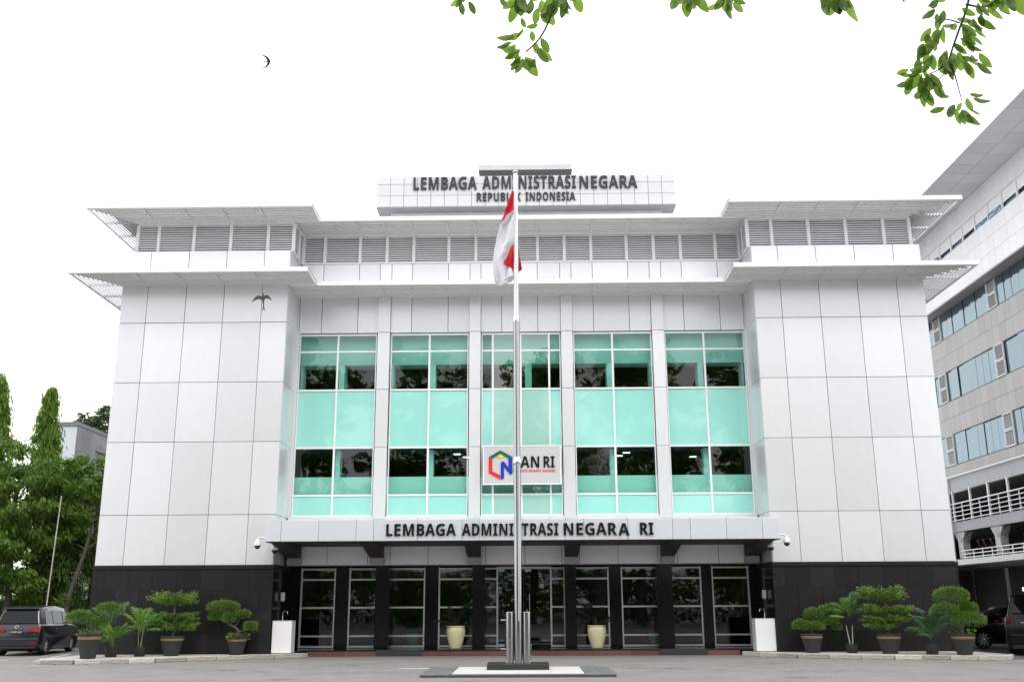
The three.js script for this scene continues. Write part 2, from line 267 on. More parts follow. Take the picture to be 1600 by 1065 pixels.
  for (let i = 0; i + 1 < cj.length; i++) part('fascia_panel', RB(cj[i] + .008, cj[i + 1] - .008, 3.7, 4.39, 1.17, 1.25 + rr(-.003, .003), .008, 1), mFascia[i % 2], cn);
  parts('canopy_slab', [B(-8.47, 8.39, 3.72, 4.34, zb + .16, 1.18), B(-8.47, 8.39, 4.34, 4.36, zb + .16, 1.16)], mWhite, cn);
  for (let i = 0; i + 1 < cj.length; i++) part('soffit_panel', B(cj[i] + .006, cj[i + 1] - .006, 3.685, 3.71, zb + .02, 1.24), mBronze, cn);
  for (const x of [-8.12, -5.18, -1.74, 1.68, 5.06, 8.02]) {
    const b = part('bracket', ext([[1.1, 3.69], [.7, 3.62], [-1.2, 3.3], [zb + .15, 3.28], [zb + .15, 3.69]], .46, .006, 1).rotateY(-Math.PI / 2).translate(x + .23, 0, 0), mBronze, cn);
    part('bracket_cap', RB(x - .24, x + .24, 3.06, 3.275, zb, -1.3, .01, 1), M(.33, .33, .34, .5), b);
  }
  for (const x of [-6.9, -3.5, 3.4, 6.8, -5, .9]) part('anchor', B(x - .03, x + .03, 4.37, 4.46, .9, .95), mAlu, cn);
}
// eaves: planked soffits in front, open slats at the sides
function eave(ys, yt, xwL, xwR, zw, xiL, xiR, zc, over, zcf, name) {
  const e = holder(name, bld), zt = zw + over, xl = xwL - over, xr = xwR + over, th = .15;
  const yAt = d => ys + (yt - ys) * Math.min(1, d / over), n = 7, s = over / n;
  for (let k = 0; k < n; k++) {
    const d0 = k * s, d1 = (k + 1) * s - .022, y = yAt(d0 + s / 2), mt = soffitMats[(k * 2 + 1) % 3];
    const plank = (a0, a1, b0, b1, z0, z1) => ext([[a0, -z0], [a1, -z1], [b1, -z1], [b0, -z0]], .02).rotateX(-Math.PI / 2).translate(0, y, 0);
    part('soffit_plank', plank(xwL - d0, xwL - d1, xiL, xiL, zw + d0, zw + d1), mt, e);
    part('soffit_plank', plank(xiR, xiR, xwR + d1 + 0, xwR + d0, zw + d0, zw + d1).applyMatrix4(new THREE.Matrix4()), mt, e);
    const c0 = zc + (zcf - zc) * k / n, c1 = zc + (zcf - zc) * (k + 1) / n - .022;
    part('soffit_plank', B(xiL - 1.02, xiR + 1.02, y, y + .02, c0, c1), soffitMats[(k * 2) % 3], e);
  }
  parts('soffit_backing', [B(xiL - 1.02, xiL, ys + .03, ys + .05, zcf, zw + .02), B(xiR, xiR + 1.02, ys + .03, ys + .05, zcf, zw + .02)], soffitMats[1], e);
  // roof sheet above the planks
  parts('roof_sheet', [ext([[xl + .05, -zt + .05], [xiL, -zt + .05], [xiL, -zw], [xwL, -zw]], .03).rotateX(-Math.PI / 2).translate(0, yt + th - .06, 0), ext([[xiR, -zt + .05], [xr - .05, -zt + .05], [xwR, -zw], [xiR, -zw]], .03).rotateX(-Math.PI / 2).translate(0, yt + th - .06, 0), B(xiL - 1, xiR + 1, yt + th - .06, yt + th - .03, zc - .3, zcf - .04), B(xwL, xiL, yt + th - .06, yt + th - .03, zc, zw), B(xiR, xwR, yt + th - .06, yt + th - .03, zc, zw)], mDeck, e);
  const y0 = yt - .015, y1 = yt + th;
  part('fascia', B(xl, xiL, y0, y1, zt - .05, zt), mWhite, e); part('fascia', B(xiR, xr, y0, y1, zt - .05, zt), mWhite, e);
  part('fascia', B(xiL - .05, xiL, y0, y1, zcf, zt - .051), mWhite, e); part('fascia', B(xiR, xiR + .05, y0, y1, zcf, zt - .051), mWhite, e);
  part('fascia', B(xiL - .05, xiR + .05, y0, y1, zcf - .05, zcf - .002), mWhite, e);
  part('fascia', B(xl, xl + .05, y0 + .03, y0 + .11, -13, zt - .051), mWhite, e); part('fascia', B(xr - .05, xr, y0 + .03, y0 + .11, -13, zt - .051), mWhite, e);
  for (let k = 0; k < 11; k++) {
    const d = over * (k + .6) / 11.6, y = yAt(d);
    part('slat', B(xwL - d - .016, xwL - d + .016, y, y + .03, -12.8, zw + d - .1), mWhite, e);
    part('slat', B(xwR + d - .016, xwR + d + .016, y, y + .03, -12.8, zw + d - .1), mWhite, e);
  }
  for (let z = zw - .2; z > -12; z -= 1.36) { part('joist', B(xl + .06, xwL - .02, yt + .035, yt + .12, z - .06, z), mWhite, e); part('joist', B(xwR + .02, xr - .06, yt + .035, yt + .12, z - .1, z), mWhite, e); }
  for (const x of LX.slice(1, 5).concat(RX.slice(1, 5))) part('joint_strip', B(x - .03, x + .03, ys + .002, ys + .012, zw + .01, zw + over - .06), soffitMats[2], e);
  for (const x of [-7.1, -6.21, -5.17, -4.14, -2.79, -1.75, -.72, .62, 1.65, 2.67, 4.03, 5.07, 6.1, 7.1]) part('joint_strip', B(x - .03, x + .03, ys + .003, ys + .012, zc + .01, zcf - .06), soffitMats[2], e);
}
eave(12.963, 13.02, -14.59, 14.53, 0, -7.5, 7.42, zb, 1.42, -.24, 'lower_eave');
eave(15.47, 15.55, -14.29, 14.33, -.22, -7.52, 7.45, zb, 1.42, -.26, 'upper_eave');
// louvre bands
{
  const posts = (xs, z, y0, y1) => {
    for (const x of xs) part('louvre_post', B(x - .055, x + .055, y0, y1, z - .12, z + .02), mLouvre, bld);
    for (let i = 0; i + 1 < xs.length; i++) {
      const a = xs[i] + .05, b = xs[i + 1] - .05, n = 12, w = holder('louvre', bld);
      for (let k = 0; k < n; k++) { const y = y0 + (k + .5) * (y1 - y0) / n; const s = part('slat', new THREE.BoxGeometry(b - a, .048, .012).rotateX(-.2 + rr(-.05, .05)), mLouvre, w); s.position.set((a + b) / 2, y, z - .05); s.rotation.z = rr(-.002, .002); }
    }
    part('louvre_rail', [B(xs[0], xs[xs.length - 1], y1, y1 + .06, z - .1, z + .01), B(xs[0], xs[xs.length - 1], y0 - .05, y0, z - .1, z + .012)], mLouvre, bld);
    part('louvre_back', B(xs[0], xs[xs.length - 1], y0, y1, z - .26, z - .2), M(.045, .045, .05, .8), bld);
  };
  // the wings' masses stop below the louvres, so the louvre boxes stand on the parapets
  posts([-14.29, -13.5, -12.18, -10.8, -9.41, -8.46], -.22, 14.34, 15.41);
  posts([8.36, 9.25, 10.61, 11.98, 13.37, 14.33], -.22, 14.34, 15.41);
  posts([-8.4, -7.57, -6.21, -5.17, -4.14, -2.79, -1.75, -.72, .62, 1.65, 2.67, 4.03, 5.07, 6.1, 7.44, 8.36], zb, 14.36, 15.42);
  for (const [x, s] of [[-8.44, 1], [8.34, -1]]) {
    const l = []; for (let k = 0; k < 12; k++) l.push(new THREE.BoxGeometry(.012, .046, 1.34).rotateZ(s * .3).translate(x + s * .02, 14.385 + k * .0885, -.93));
    part('side_louvre', l, mLouvre, bld, 'stuff'); part('louvre_post', B(x - .04, x + .07, 14.34, 15.42, -1.0, -.92), mLouvre, bld);
    part('louvre_post', B(x - .04, x + .05, 14.34, 15.42, zb + .03, zb + .12), mLouvre, bld);
    part('louvre_rail', B(x - .04, x + .06, 15.41, 15.46, zb, -.25), mLouvre, bld); part('louvre_rail', B(x - .05, x + .06, 14.3, 14.34, zb, -.06), mLouvre, bld);
  }
}
// roof sign box, small roof box, mast
{
  const sx0 = -6.18, sx1 = 6.57, z = -5, xs = [], ys = [18.04, 18.56, 19.08, 19.43];
  for (let i = 0; i <= 22; i++) xs.push(sx0 + (sx1 - sx0) * i / 22);
  const pent = holder('penthouse', bld), mPent = [.6, .62, .585].map(a => P(a, a * 1.01, a * 1.03, .5, { map: streak }));
  for (let i = 0; i < 22; i++) for (let j = 0; j < 3; j++) part('wall_panel', RB(xs[i] + .008, xs[i + 1] - .008, ys[j] + .008, ys[j + 1] - .008, z - .05, z + rr(-.004, .004), .004, 1), mPent[(i * 3 + j * 2 + (i * j) % 2) % 3], pent);
  parts('wall', [B(sx0 + .02, sx1 - .02, 18.03, 19.4, -11, z - .05)], M(.16, .16, .165, .8), pent); parts('wall', [B(sx0 + .55, sx1 - .55, 15.7, 18.04, -11, z - .55)], mWhite, pent);
  part('soffit', B(sx0, sx1, 18.0, 18.03, -11, z), M(.27, .27, .28, .7), pent);
  for (let i = 1; i < 21; i++) part('wall_panel', B(sx0 + .57 + (i - 1) * .58, sx0 + .57 + i * .58 - .012, 17.0, 17.98, z - .55, z - .53), mPent[i % 3], pent);
  parts('wall', [B(-1.9, 2.27, 20.4, 20.62, -9, -6.5)], mWhite, pent);
  part('soffit', B(-1.9, 2.27, 20.37, 20.4, -9, -6.5), M(.33, .33, .34, .7), pent);
  for (let i = 0; i < 7; i++) part('wall_panel', B(-1.9 + i * .596, -1.9 + (i + 1) * .596 - .012, 20.38, 20.63, -6.5, -6.48), mPent[i % 3], pent);
  part('wall', B(-1.6, 1.95, 19.3, 20.4, -9, -7.3), mWhite, pent);
  const sg = thing('roof_lettering', 'dark grey two-line lettering on the white box above the roof', 'sign lettering');
  lettering(sg, 'LEMBAGA', -4.61, -1.9, 18.8, 19.38, z, .07, mLetterGrey); lettering(sg, 'ADMINISTRASI', -1.66, 2.34, 18.81, 19.38, z, .07, mLetterGrey); lettering(sg, 'NEGARA', 2.49, 4.95, 18.79, 19.36, z, .07, mLetterGrey);
  lettering(sg, 'REPUBLIK', -1.9, -.02, 18.25, 18.63, z, .06, mLetterGrey); lettering(sg, 'INDONESIA', .18, 2.3, 18.25, 18.63, z, .06, mLetterGrey);
  const cs = thing('canopy_lettering', 'bold black lettering on the pale canopy over the entrance', 'sign lettering');
  lettering(cs, 'LEMBAGA', -4.5, -2.21, 3.855, 4.24, 1.25, .06, mLetter); lettering(cs, 'ADMINISTRASI', -2.01, 1.16, 3.85, 4.24, 1.25, .06, mLetter); lettering(cs, 'NEGAR', 1.33, 3.07, 3.85, 4.24, 1.25, .06, mLetter); lettering(cs, 'A', 3.12, 3.48, 3.83, 4.22, 1.25, .06, mLetter); lettering(cs, 'RI', 3.83, 4.27, 3.85, 4.24, 1.25, .06, mLetter);
  const an = thing('radio_mast', 'thin pale radio mast rising from the roof behind the sign', 'mast', [.67, 19.4, -8]);
  part('pole', bar(V(0, 0, 0), V(.02, 7, 0), .016, .01), M(.8, .8, .8, .5), an);
  for (const y of [2.6, 4.3, 6]) part('insulator', new THREE.SphereGeometry(.045, 10, 8).translate(.005, y, 0), M(.6, .6, .6, .5), an);
}
// logo board in the middle window
{
  const z = -1.32, o = thing('logo_board', 'brushed silver board with hexagon emblem in the middle window', 'sign');
  const mB = P(.62, .62, .635, .42, { metalness: .25, map: tex(256, 256, (u, v) => { const n = .97 + .12 * fbm(u * 4, v * 120, 3); return [n, n, n]; }) });
  part('board', RB(-1.43, 1.36, 5.83, 7.2, z - .06, z, .008, 1), mB, o);
  parts('frame', [B(-1.45, 1.38, 7.18, 7.225, z - .07, z + .012), B(-1.45, 1.38, 5.81, 5.855, z - .07, z + .012), B(-1.45, -1.405, 5.855, 7.18, z - .07, z + .012), B(1.335, 1.38, 5.855, 7.18, z - .07, z + .012)], mFrame, o);
  parts('bracket', [B(-1.2, -1.1, 6.9, 7.0, -1.62, z - .05), B(1, 1.1, 6.9, 7.0, -1.62, z - .05), B(-1.2, -1.1, 6.0, 6.1, -1.62, z - .05), B(1, 1.1, 6.0, 6.1, -1.62, z - .05)], mAlu, o);
  const X = a => -1.43 + (a - 197) * .003066, Y = b => 7.2 - (b - 135) * .0031, shp = l => ext(l.map(([a, b]) => [X(a), Y(b)]), .03).translate(0, 0, z);
  part('emblem_red', shp([[262, 268], [262, 450], [395, 523], [399, 478], [303, 427], [303, 286]]), P(.7, .02, .025, .3), o);
  part('emblem_green', shp([[262, 264], [398, 185], [540, 262], [500, 284], [398, 228], [303, 281]]), P(.005, .13, .1, .3), o);
  part('emblem_yellow', shp([[398, 231], [443, 256], [400, 281], [357, 256]]), P(.9, .6, .02, .3), o);
  part('emblem_blue', shp([[403, 525], [403, 330], [438, 313], [493, 385], [493, 290], [540, 266], [540, 457], [513, 470], [440, 378], [440, 510]]), P(.015, .03, .42, .3), o);
  lettering(o, 'LAN', X(560), X(855), Y(388), Y(258), z, .03, mLetter); lettering(o, 'RI', X(905), X(1035), Y(388), Y(258), z, .03, mLetter);
  lettering(o, 'MAKARTI BHAKTI NAGARI', X(545), X(1042), Y(441), Y(411), z, .012, P(.7, .03, .04, .4));
}
// security cameras
function cctv(x, y, z, s, label, hang) {
  const o = thing('security_camera', label, 'camera', [x, y, z], 0);
  const mW = M(.8, .8, .79, .35);
  part('mount', hang ? bar(V(0, .12, 0), V(0, .3, 0), .035) : tube([V(s * .28, .2, 0), V(s * .08, .21, 0), V(0, .17, 0), V(0, .08, 0)], .028, .028, 8), mW, o);
  part('housing', lathe([[0, .15], [.05, .145], [.085, .11], [.115, .03], [.12, -.04], [.105, -.05], [0, -.05]], 20), hang ? M(.72, .7, .62, .4) : mW, o);
  part('dome', lathe([[0, -.16], [.05, -.15], [.085, -.11], [.1, -.05], [0, -.05]], 20), P(.01, .01, .011, .08), o);
}
cctv(-8.8, 3.63, 1.0, 1, 'white dome camera on an arm at the left end of the canopy', false);
cctv(-8.4, 3.52, .3, 1, 'cream dome camera hanging under the left end of the canopy', true);
cctv(8.66, 3.63, 1.0, -1, 'white dome camera on an arm at the right end of the canopy', false);
cctv(8.3, 3.52, .3, -1, 'cream dome camera hanging under the right end of the canopy', true);
// wash basins and dispensers
function basin(x, s, side) {
  const o = thing('wash_basin', `white boxy hand wash stand beside the ${side} black entrance wall`, 'wash stand', [x, .115, -.32]);
  part('cabinet', RB(-.33, .33, .02, 1.03, -.3, .24, .012, 2), P(.84, .845, .86, .3), o);
  part('plinth', B(-.31, .31, 0, .025, -.27, .21), mDark, o);
  parts('basin_top', [RB(-.335, .335, 1.032, 1.06, -.305, -.13, .008, 1), RB(-.335, .335, 1.032, 1.06, .12, .245, .008, 1), RB(-.335, -.22, 1.032, 1.06, -.13, .12, .008, 1), RB(.22, .335, 1.032, 1.06, -.13, .12, .008, 1)], M(.7, .7, .71, .3), o);
  part('tap', tube([V(-s * .1, 1.06, -.2), V(-s * .1, 1.3, -.2), V(-s * .04, 1.38, -.18), V(s * .06, 1.36, -.12), V(s * .09, 1.28, -.1)], .014, .012, 8), mChrome, o);
  const d = thing('soap_dispenser', `small white dispenser on the black wall above the ${side} wash stand`, 'dispenser', [x - s * .26, 1.98, -1.08]);
  part('housing', RB(-.06, .06, -.15, .13, -.1, .1, .02, 2), M(.7, .7, .7, .35), d); part('spout', B(-.02, .03, -.18, -.149, -.02, .03), mAlu, d);
}
basin(-8.1, 1, 'left'); basin(8.02, -1, 'right');

// ---------------------------------------------------------------- flagpole, paving and flag
{
  const o = thing('flagpole', 'tall stepped stainless steel flagpole on a black block', 'flagpole', [-.12, 0, 7.6]);
  const mPv = graniteMats[3], mWt = P(.74, .74, .73, .5, { map: slabTex });
  const pv = part('paving', B(-2.3, 2.32, 0, .045, -.85, 2.15), M(.1, .1, .1, .9), o);
  const sl = [M(.19, .2, .2, .5, { map: granTex }), M(.22, .225, .225, .5, { map: granTex })];
  for (let i = 0; i < 2; i++) for (let j = 0; j < 4; j++) for (const s of [-1, 1]) part('paving_slab', B(s < 0 ? -2.32 + i * .36 : 1.62 + i * .36, (s < 0 ? -2.32 : 1.62) + i * .36 + .355, .045, .066, -.86 + j * .757, -.86 + j * .757 + .752), sl[(i + j) % 2], pv);
  for (let i = 0; i < 4; i++) for (let j = 0; j < 3; j++) part('paving_slab', B(-1.58 + i * .795, -1.58 + i * .795 + .791, .045, .068 + (j === 2 && 0), -.86 + j * .92, -.86 + j * .92 + .916), mWt, pv);
  for (let i = 0; i < 4; i++) part('paving_slab', B(-1.58 + i * .795, -1.58 + i * .795 + .791, .045, .065, 1.9, 2.165), sl[0], pv);
  part('plinth', RB(-.79, .78, .066, .21, -.55, .52, .008, 1), P(.03, .031, .033, .4, { map: granTex }), o);
  for (const x of [-.218, 0, .218]) part('base_tube', lathe([[0, 1.27], [.09, 1.27], [.105, 1.255], [.105, .02], [.112, .018], [.112, 0], [0, 0]], 28).translate(x, .21, 0), mSteel, o);
  part('foot_ring', [B(-.36, .36, .21, .224, -.1, .13), ...[-.3, -.1, .1, .3].map(x => lathe([[0, .05], [.018, .045], [.018, 0]], 8).translate(x, .22, .11))], mSteel, o);
  part('pole', [lathe([[.1, 0], [.1, 3.9]], 28).translate(0, 1.45, 0)], mSteel, o);
  part('collar', lathe([[.1, 0], [.125, .02], [.125, .1], [.085, .22]], 28).translate(0, 5.3, 0), mChrome, o);
  part('pole', lathe([[.088, 0], [.088, 3.95]], 24).translate(0, 5.4, 0), mSteel, o);
  part('collar', lathe([[.088, 0], [.098, .02], [.098, .12], [.06, .2]], 24).translate(0, 9.3, 0), mChrome, o);
  part('pole', lathe([[.068, 0], [.062, 4.42]], 24).translate(0, 9.4, 0), M(.8, .8, .81, .35, { metalness: .4 }), o);
  part('finial', new THREE.SphereGeometry(.085, 20, 12).scale(1, .8, 1).translate(0, 13.85, 0), mSteel, o);
  part('rope', bar(V(.02, 1.25, .115), V(.01, 13.6, .1), .008), M(.75, .75, .72, .8), o);
  for (const y of [1.27, .55]) part('cleat', [bar(V(-.32, y, 0), V(-.44, y, 0), .018), bar(V(-.43, y, 0), V(-.445, y, 0), .032)], mSteel, o);
  part('needle', bar(V(.3, 1.4, .02), V(.3, 1.93, .02), .008), mSteel, o);

  // limp flag: cloth gathered in folds along the mast
  const f = thing('flag', 'red and white flag hanging limp near the top of the pole', 'flag', [-.12, 10.3, 7.62]);
  const cloth = (rows, m, name, ph, amp) => { // rows: [y, xLeft, xRight, zMid]
    const nu = 22, nv = 40, pos = [], idx = [], uv = [], ys = rows.map(r => r[0]);
    const at = (t, c) => { const k = Math.min(rows.length - 2, Math.floor(t * (rows.length - 1))), f2 = t * (rows.length - 1) - k, s = f2 * f2 * (3 - 2 * f2); return rows[k][c] * (1 - (c ? s : f2)) + rows[k + 1][c] * (c ? s : f2); };
    for (let j = 0; j <= nv; j++) for (let i = 0; i <= nu; i++) { const t = j / nv, u = i / nu, xl = at(t, 1), xr = at(t, 2), w = Math.abs(xr - xl); pos.push(xl + (xr - xl) * u, at(t, 0) - (1 - u) * .0, at(t, 3) + Math.sin(u * 9 + ph + t * 2.2) * amp * Math.min(1, w * 2.5) + .05 * Math.sin(t * 9 + u * 4 + ph)); uv.push(u, t); }
    for (let j = 0; j < nv; j++) for (let i = 0; i < nu; i++) { const a = j * (nu + 1) + i; idx.push(a, a + nu + 1, a + 1, a + 1, a + nu + 1, a + nu + 2); }
    const g = new THREE.BufferGeometry(); g.setAttribute('position', new THREE.Float32BufferAttribute(pos, 3)); g.setAttribute('uv', new THREE.Float32BufferAttribute(uv, 2)); g.setIndex(idx); g.computeVertexNormals(); return part(name, g, m, f);
  };
  const red = P(.62, .012, .03, .75, { side: THREE.DoubleSide, transmission: .12, thickness: 0, sheen: .3 }), whi = P(.78, .77, .82, .75, { side: THREE.DoubleSide, transmission: .2, thickness: 0, sheen: .3 });
  const y = v => v - 10.3, x = v => v + .12;
  cloth([[y(13.25), x(-.24), x(-.18), 0], [y(12.8), x(-.37), x(-.16), 0], [y(12.58), x(-.45), x(-.15), -.02], [y(12.36), x(-.52), x(-.28), -.04], [y(12.18), x(-.58), x(-.5), -.04]], red, 'red_stripe', 0, .07);
  cloth([[y(12.62), x(-.17), x(-.13), .1], [y(12.38), x(-.4), x(-.14), .1], [y(12.14), x(-.585), x(-.15), .08], [y(11.7), x(-.68), x(-.17), .06], [y(11.4), x(-.74), x(-.3), .07], [y(11.1), x(-.77), x(-.44), .08], [y(10.75), x(-.77), x(-.4), .08], [y(10.5), x(-.74), x(-.36), .06], [y(10.38), x(-.66), x(-.5), .05]], whi, 'white_stripe', 1.2, .09);
  cloth([[y(11.78), x(-.22), x(-.15), -.02], [y(11.55), x(-.4), x(-.14), -.03], [y(11.3), x(-.44), x(-.14), -.04], [y(11.05), x(-.46), x(-.12), -.05], [y(10.85), x(-.3), x(-.1), -.05], [y(10.72), x(-.2), x(-.12), -.05]], red, 'red_stripe', 2, .05);
  cloth([[y(11.12), x(-.5), x(-.4), -.06], [y(10.9), x(-.6), x(-.24), -.06], [y(10.66), x(-.66), x(-.16), -.06], [y(10.55), x(-.68), x(-.24), -.05], [y(10.4), x(-.64), x(-.5), -.04]], whi, 'white_stripe', .4, .05);
  cloth([[y(11.6), x(-.12), x(-.06), -.14], [y(11.35), x(-.12), x(-.02), -.16], [y(11.05), x(-.12), x(.03), -.18], [y(10.9), x(-.12), x(.05), -.18], [y(10.8), x(-.12), x(-.05), -.17]], P(.36, .008, .02, .75, { side: THREE.DoubleSide }), 'red_stripe', 2.6, .05);
}

// ---------------------------------------------------------------- the neighbouring office tower and its parking deck (right)
const nb = thing('office_tower', 'tall taupe and white office tower with ribbon windows right of the main building', 'building', [0, 0, 0]);
{
  const X = 27, XW = 26.2, Z0 = -34, Z1 = -10, mT = [.42, .44, .4, .45].map(a => P(a, a * .975, a * .94, .5, { map: streak })), mWp = [.88, .86, .9].map(a => P(a, a, a * 1.01, .4, { map: streak }));
  const mG = P(.2, .27, .3, .03, { metalness: .75, bumpMap: wob, bumpScale: .015 }), mG2 = P(.3, .42, .52, .03, { metalness: .8, bumpMap: wob, bumpScale: .01 });
  const mRec = M(.06, .062, .068, .7), W = .8;
  parts('wall', [B(X + .2, 48, 8.3, 19.7, -60, -4), B(XW + .25, 48, 19.72, 24.6, -60, -4)], M(.2, .19, .18, .8), nb);
  // taupe spandrel bands, two rows of panels each
  for (const [y0, y1] of [[8.3, 9.97], [11.9, 13.95], [15.86, 17.95]]) for (let j = 0; j < 2; j++) for (let z = Z0; z < Z1; z += W) part('facade_panel', B(X, X + .06, y0 + (y1 - y0) * j / 2 + .008, y0 + (y1 - y0) * (j + 1) / 2 - .008, z + .008, z + W - .008), mT[Math.floor(rnd() * 4)], nb);
  // window bands
  for (const [y0, y1] of [[9.97, 11.9], [13.95, 15.86], [17.95, 19.7]]) {
    for (const zc of [-28.62, -20.72, -12.8]) {
      const s = holder('louvre_screen', nb), ym = (y0 + y1) / 2, fr = [], sl = [];
      for (const [a, b] of [[y0 + .03, ym - .02], [ym + .02, y1 - .03]]) {
        fr.push(B(X - .06, X + .04, a, a + .05, zc - .55, zc + .55), B(X - .06, X + .04, b - .05, b, zc - .55, zc + .55), B(X - .058, X + .038, a + .05, b - .05, zc - .55, zc - .5), B(X - .058, X + .038, a + .05, b - .05, zc + .5, zc + .55));
        for (let y = a + .09; y < b - .06; y += .085) sl.push(new THREE.BoxGeometry(.07, .022, 1).rotateZ(.6).translate(X, y, zc));
      }
      part('frame', fr, mFrame, s); part('slat', sl, mFrame, s, 'stuff'); part('screen_back', B(X + .03, X + .058, y0, y1, zc - .55, zc + .55), M(.12, .115, .11, .8), s);
    }
    for (const [a, b] of [[-34, -29.2], [-28.05, -21.3], [-20.15, -13.4]]) {
      const w = holder('window', nb), n = Math.round((b - a) / .85);
      parts('frame', [B(X + .02, X + .1, y0, y0 + .05, a, b), B(X + .02, X + .1, y1 - .05, y1, a, b)], mRec, w);
      for (let i = 0; i < n; i++) { const p = part('pane', B(-.006, .006, y0 + .05, y1 - .05, -(b - a) / n / 2 + .012, (b - a) / n / 2 - .012), mG, w); p.position.set(X + .05, 0, a + (b - a) * (i + .5) / n); p.rotation.set(0, rr(-.004, .004), rr(-.003, .003)); }
    }
  }
  // white upper storeys
  for (const [y0, y1, n] of [[19.7, 22.37, 3], [23.4, 24.65, 1]]) for (let j = 0; j < n; j++) for (let z = Z0; z < Z1 + 4; z += W) part('facade_panel', B(XW, XW + .08, y0 + (y1 - y0) * j / n + .008, y0 + (y1 - y0) * (j + 1) / n - .008, z + .008, z + W - .008), mWp[Math.floor(rnd() * 3)], nb);
  part('lip', B(XW, X + .05, 19.62, 19.7, -40, -6), M(.4, .4, .42, .6), nb);
  const rb = holder('window', nb);
  parts('frame', [B(XW + .02, XW + .1, 22.37, 22.42, -34, -8), B(XW + .02, XW + .1, 23.35, 23.4, -34, -8)], mWhite, rb);
  for (let z = -33.6; z < -8; z += 1.7) { part('mullion', B(XW - .01, XW + .08, 22.42, 23.35, z - .07, z + .07), mWhite, rb); const p = part('pane', B(-.006, .006, 22.42, 22.7, -.78, .78), mG2, rb); p.position.set(XW + .06, 0, z + .85); p.rotation.z = rr(-.008, .008); part('blind', B(XW + .05, XW + .07, 22.71, 23.35, z + .07, z + 1.63), M(.85, .86, .88, .5), rb); }
  // deep roof overhang with panelled soffit
  const ov = holder('roof_overhang', nb), mS = [.82, .86, .8].map(a => M(a, a, a * 1.02, .6));
  for (let z = -32; z < -6; z += 1.25) { part('soffit_panel', B(23.36, 24.74, 24.65, 24.68, z + .01, z + 1.24), mS[Math.floor(rnd() * 3)], ov); part('soffit_panel', B(24.76, 26.3, 24.65, 24.68, z + .01, z + 1.24), mS[Math.floor(rnd() * 3)], ov); }
  for (let z = -32; z < -6; z += 1.25) part('fascia_panel', B(23.3, 23.36, 24.62, 25.9, z + .006, z + 1.244), mWp[Math.floor(rnd() * 3)], ov);
  part('roof_slab', B(23.37, 48, 24.7, 25.85, -60, -4), mWhite, ov);

  // parking deck
  const dk = thing('parking_deck', 'two-level steel parking deck with white railings under the taupe tower', 'parking deck'), XD = 26, mSt = M(.86, .87, .88, .4, { map: streak });
  const slabM = [.33, .35, .34].map(a => M(a * .96, a, a * 1.06, .5, { map: streak }));
  part('slab', [B(XD + .1, 33, 5.8, 6.28, -40, -8), B(XD + .12, 33, 3.9, 4.2, -40, -8)], M(.12, .12, .12, .8), dk);
  for (let z = -27.3; z < -9; z += 1.25) part('slab_panel', B(XD, XD + .1, 5.75, 6.33, z + .006, z + 1.244), slabM[Math.floor(rnd() * 3)], dk);
  part('roof_sheet', B(XD + .1, 33, 8.7, 8.8, -27.4, -8), M(.1, .1, .1, .7), dk);
  const cor = new THREE.PlaneGeometry(18.5, .82, 370, 1).rotateY(-Math.PI / 2), cp = cor.attributes.position; for (let i = 0; i < cp.count; i++) cp.setX(i, .03 * Math.max(-.6, Math.min(.6, 1.4 * Math.sin(cp.getZ(i) * 26)))); cor.computeVertexNormals();
  part('corrugated_fascia', cor.translate(XD, 8.55, -18.1), M(.46, .48, .48, .5, { side: THREE.DoubleSide, map: streak }), dk);
  part('gutter', [bar(V(XD - .1, 9.0, -27.6), V(XD - .1, 9.0, -8.5), .05)], mSt, dk);
  for (const z of [-26.85, -24.45, -22.08, -19.72, -17.35, -15]) part('post', B(XD - .04, XD + .06, 6.33, 8.2, z - .06, z + .06), mSt, dk);
  for (let z = -25.65; z > -27 && z < -9; z += 2.37) part('baluster', B(XD - .03, XD + .02, 6.33, 7.42, z - .03, z + .03), mSt, dk);
  for (let k = 0; k < 5; k++) part('rail', bar(V(XD - .05, 6.42 + k * .245, -27.4), V(XD - .05, 6.42 + k * .245, -9), k === 4 ? .04 : .026), mSt, dk);
  part('pipe', [bar(V(XD - .15, 0, -27.3), V(XD - .15, 8.95, -27.1), .1)], mSt, dk);
  for (const z of [-26.6, -21.75, -17]) part('column', [RB(XD + .05, XD + .5, 4.2, 5.75, z - .33, z + .33, .03, 2), ext([[-.33, 0], [.33, 0], [.75, .5], [-.75, .5]], .45).rotateY(Math.PI / 2).translate(XD + .06, 5.22, z)], M(.55, .55, .54, .7, { map: kerbTex }), dk);
  for (const y of [4.42, 4.62, 4.82]) part('rail', bar(V(XD - .02, y - .2, -26.4), V(XD - .02, y - .2, -9), .028), mSt, dk);
  for (let z = -26; z < -10; z += 1.2) part('baluster', B(XD - .04, XD, 4.1, 4.62, z - .025, z + .025), mSt, dk);
  const co2 = new THREE.PlaneGeometry(18.5, .32, 300, 1).rotateY(-Math.PI / 2), c2 = co2.attributes.position; for (let i = 0; i < c2.count; i++) c2.setX(i, .05 * Math.sin(c2.getZ(i) * 20)); co2.computeVertexNormals();
  part('corrugated_fascia', co2.translate(XD - .03, 3.98, -18), M(.72, .72, .71, .5, { side: THREE.DoubleSide }), dk);
  parts('back_wall', [B(32.5, 33, 0, 2.36, -40, -8), B(32.5, 33, 2.62, 8.7, -40, -8), B(32.5, 33, 2.36, 2.62, -24.2, -8), B(32.5, 33, 2.36, 2.62, -31.9, -31.4), B(32.5, 33, 2.36, 2.62, -40, -34.2), B(XD + .5, 33, 0, 8.6, -40.3, -40)], M(.05, .05, .05, .9), dk);
  for (const z of [-38, -33, -21.75, -16]) part('column', B(XD + .3, XD + .7, 0, 3.9, z - .2, z + .2), M(.025, .025, .025, .8), dk);
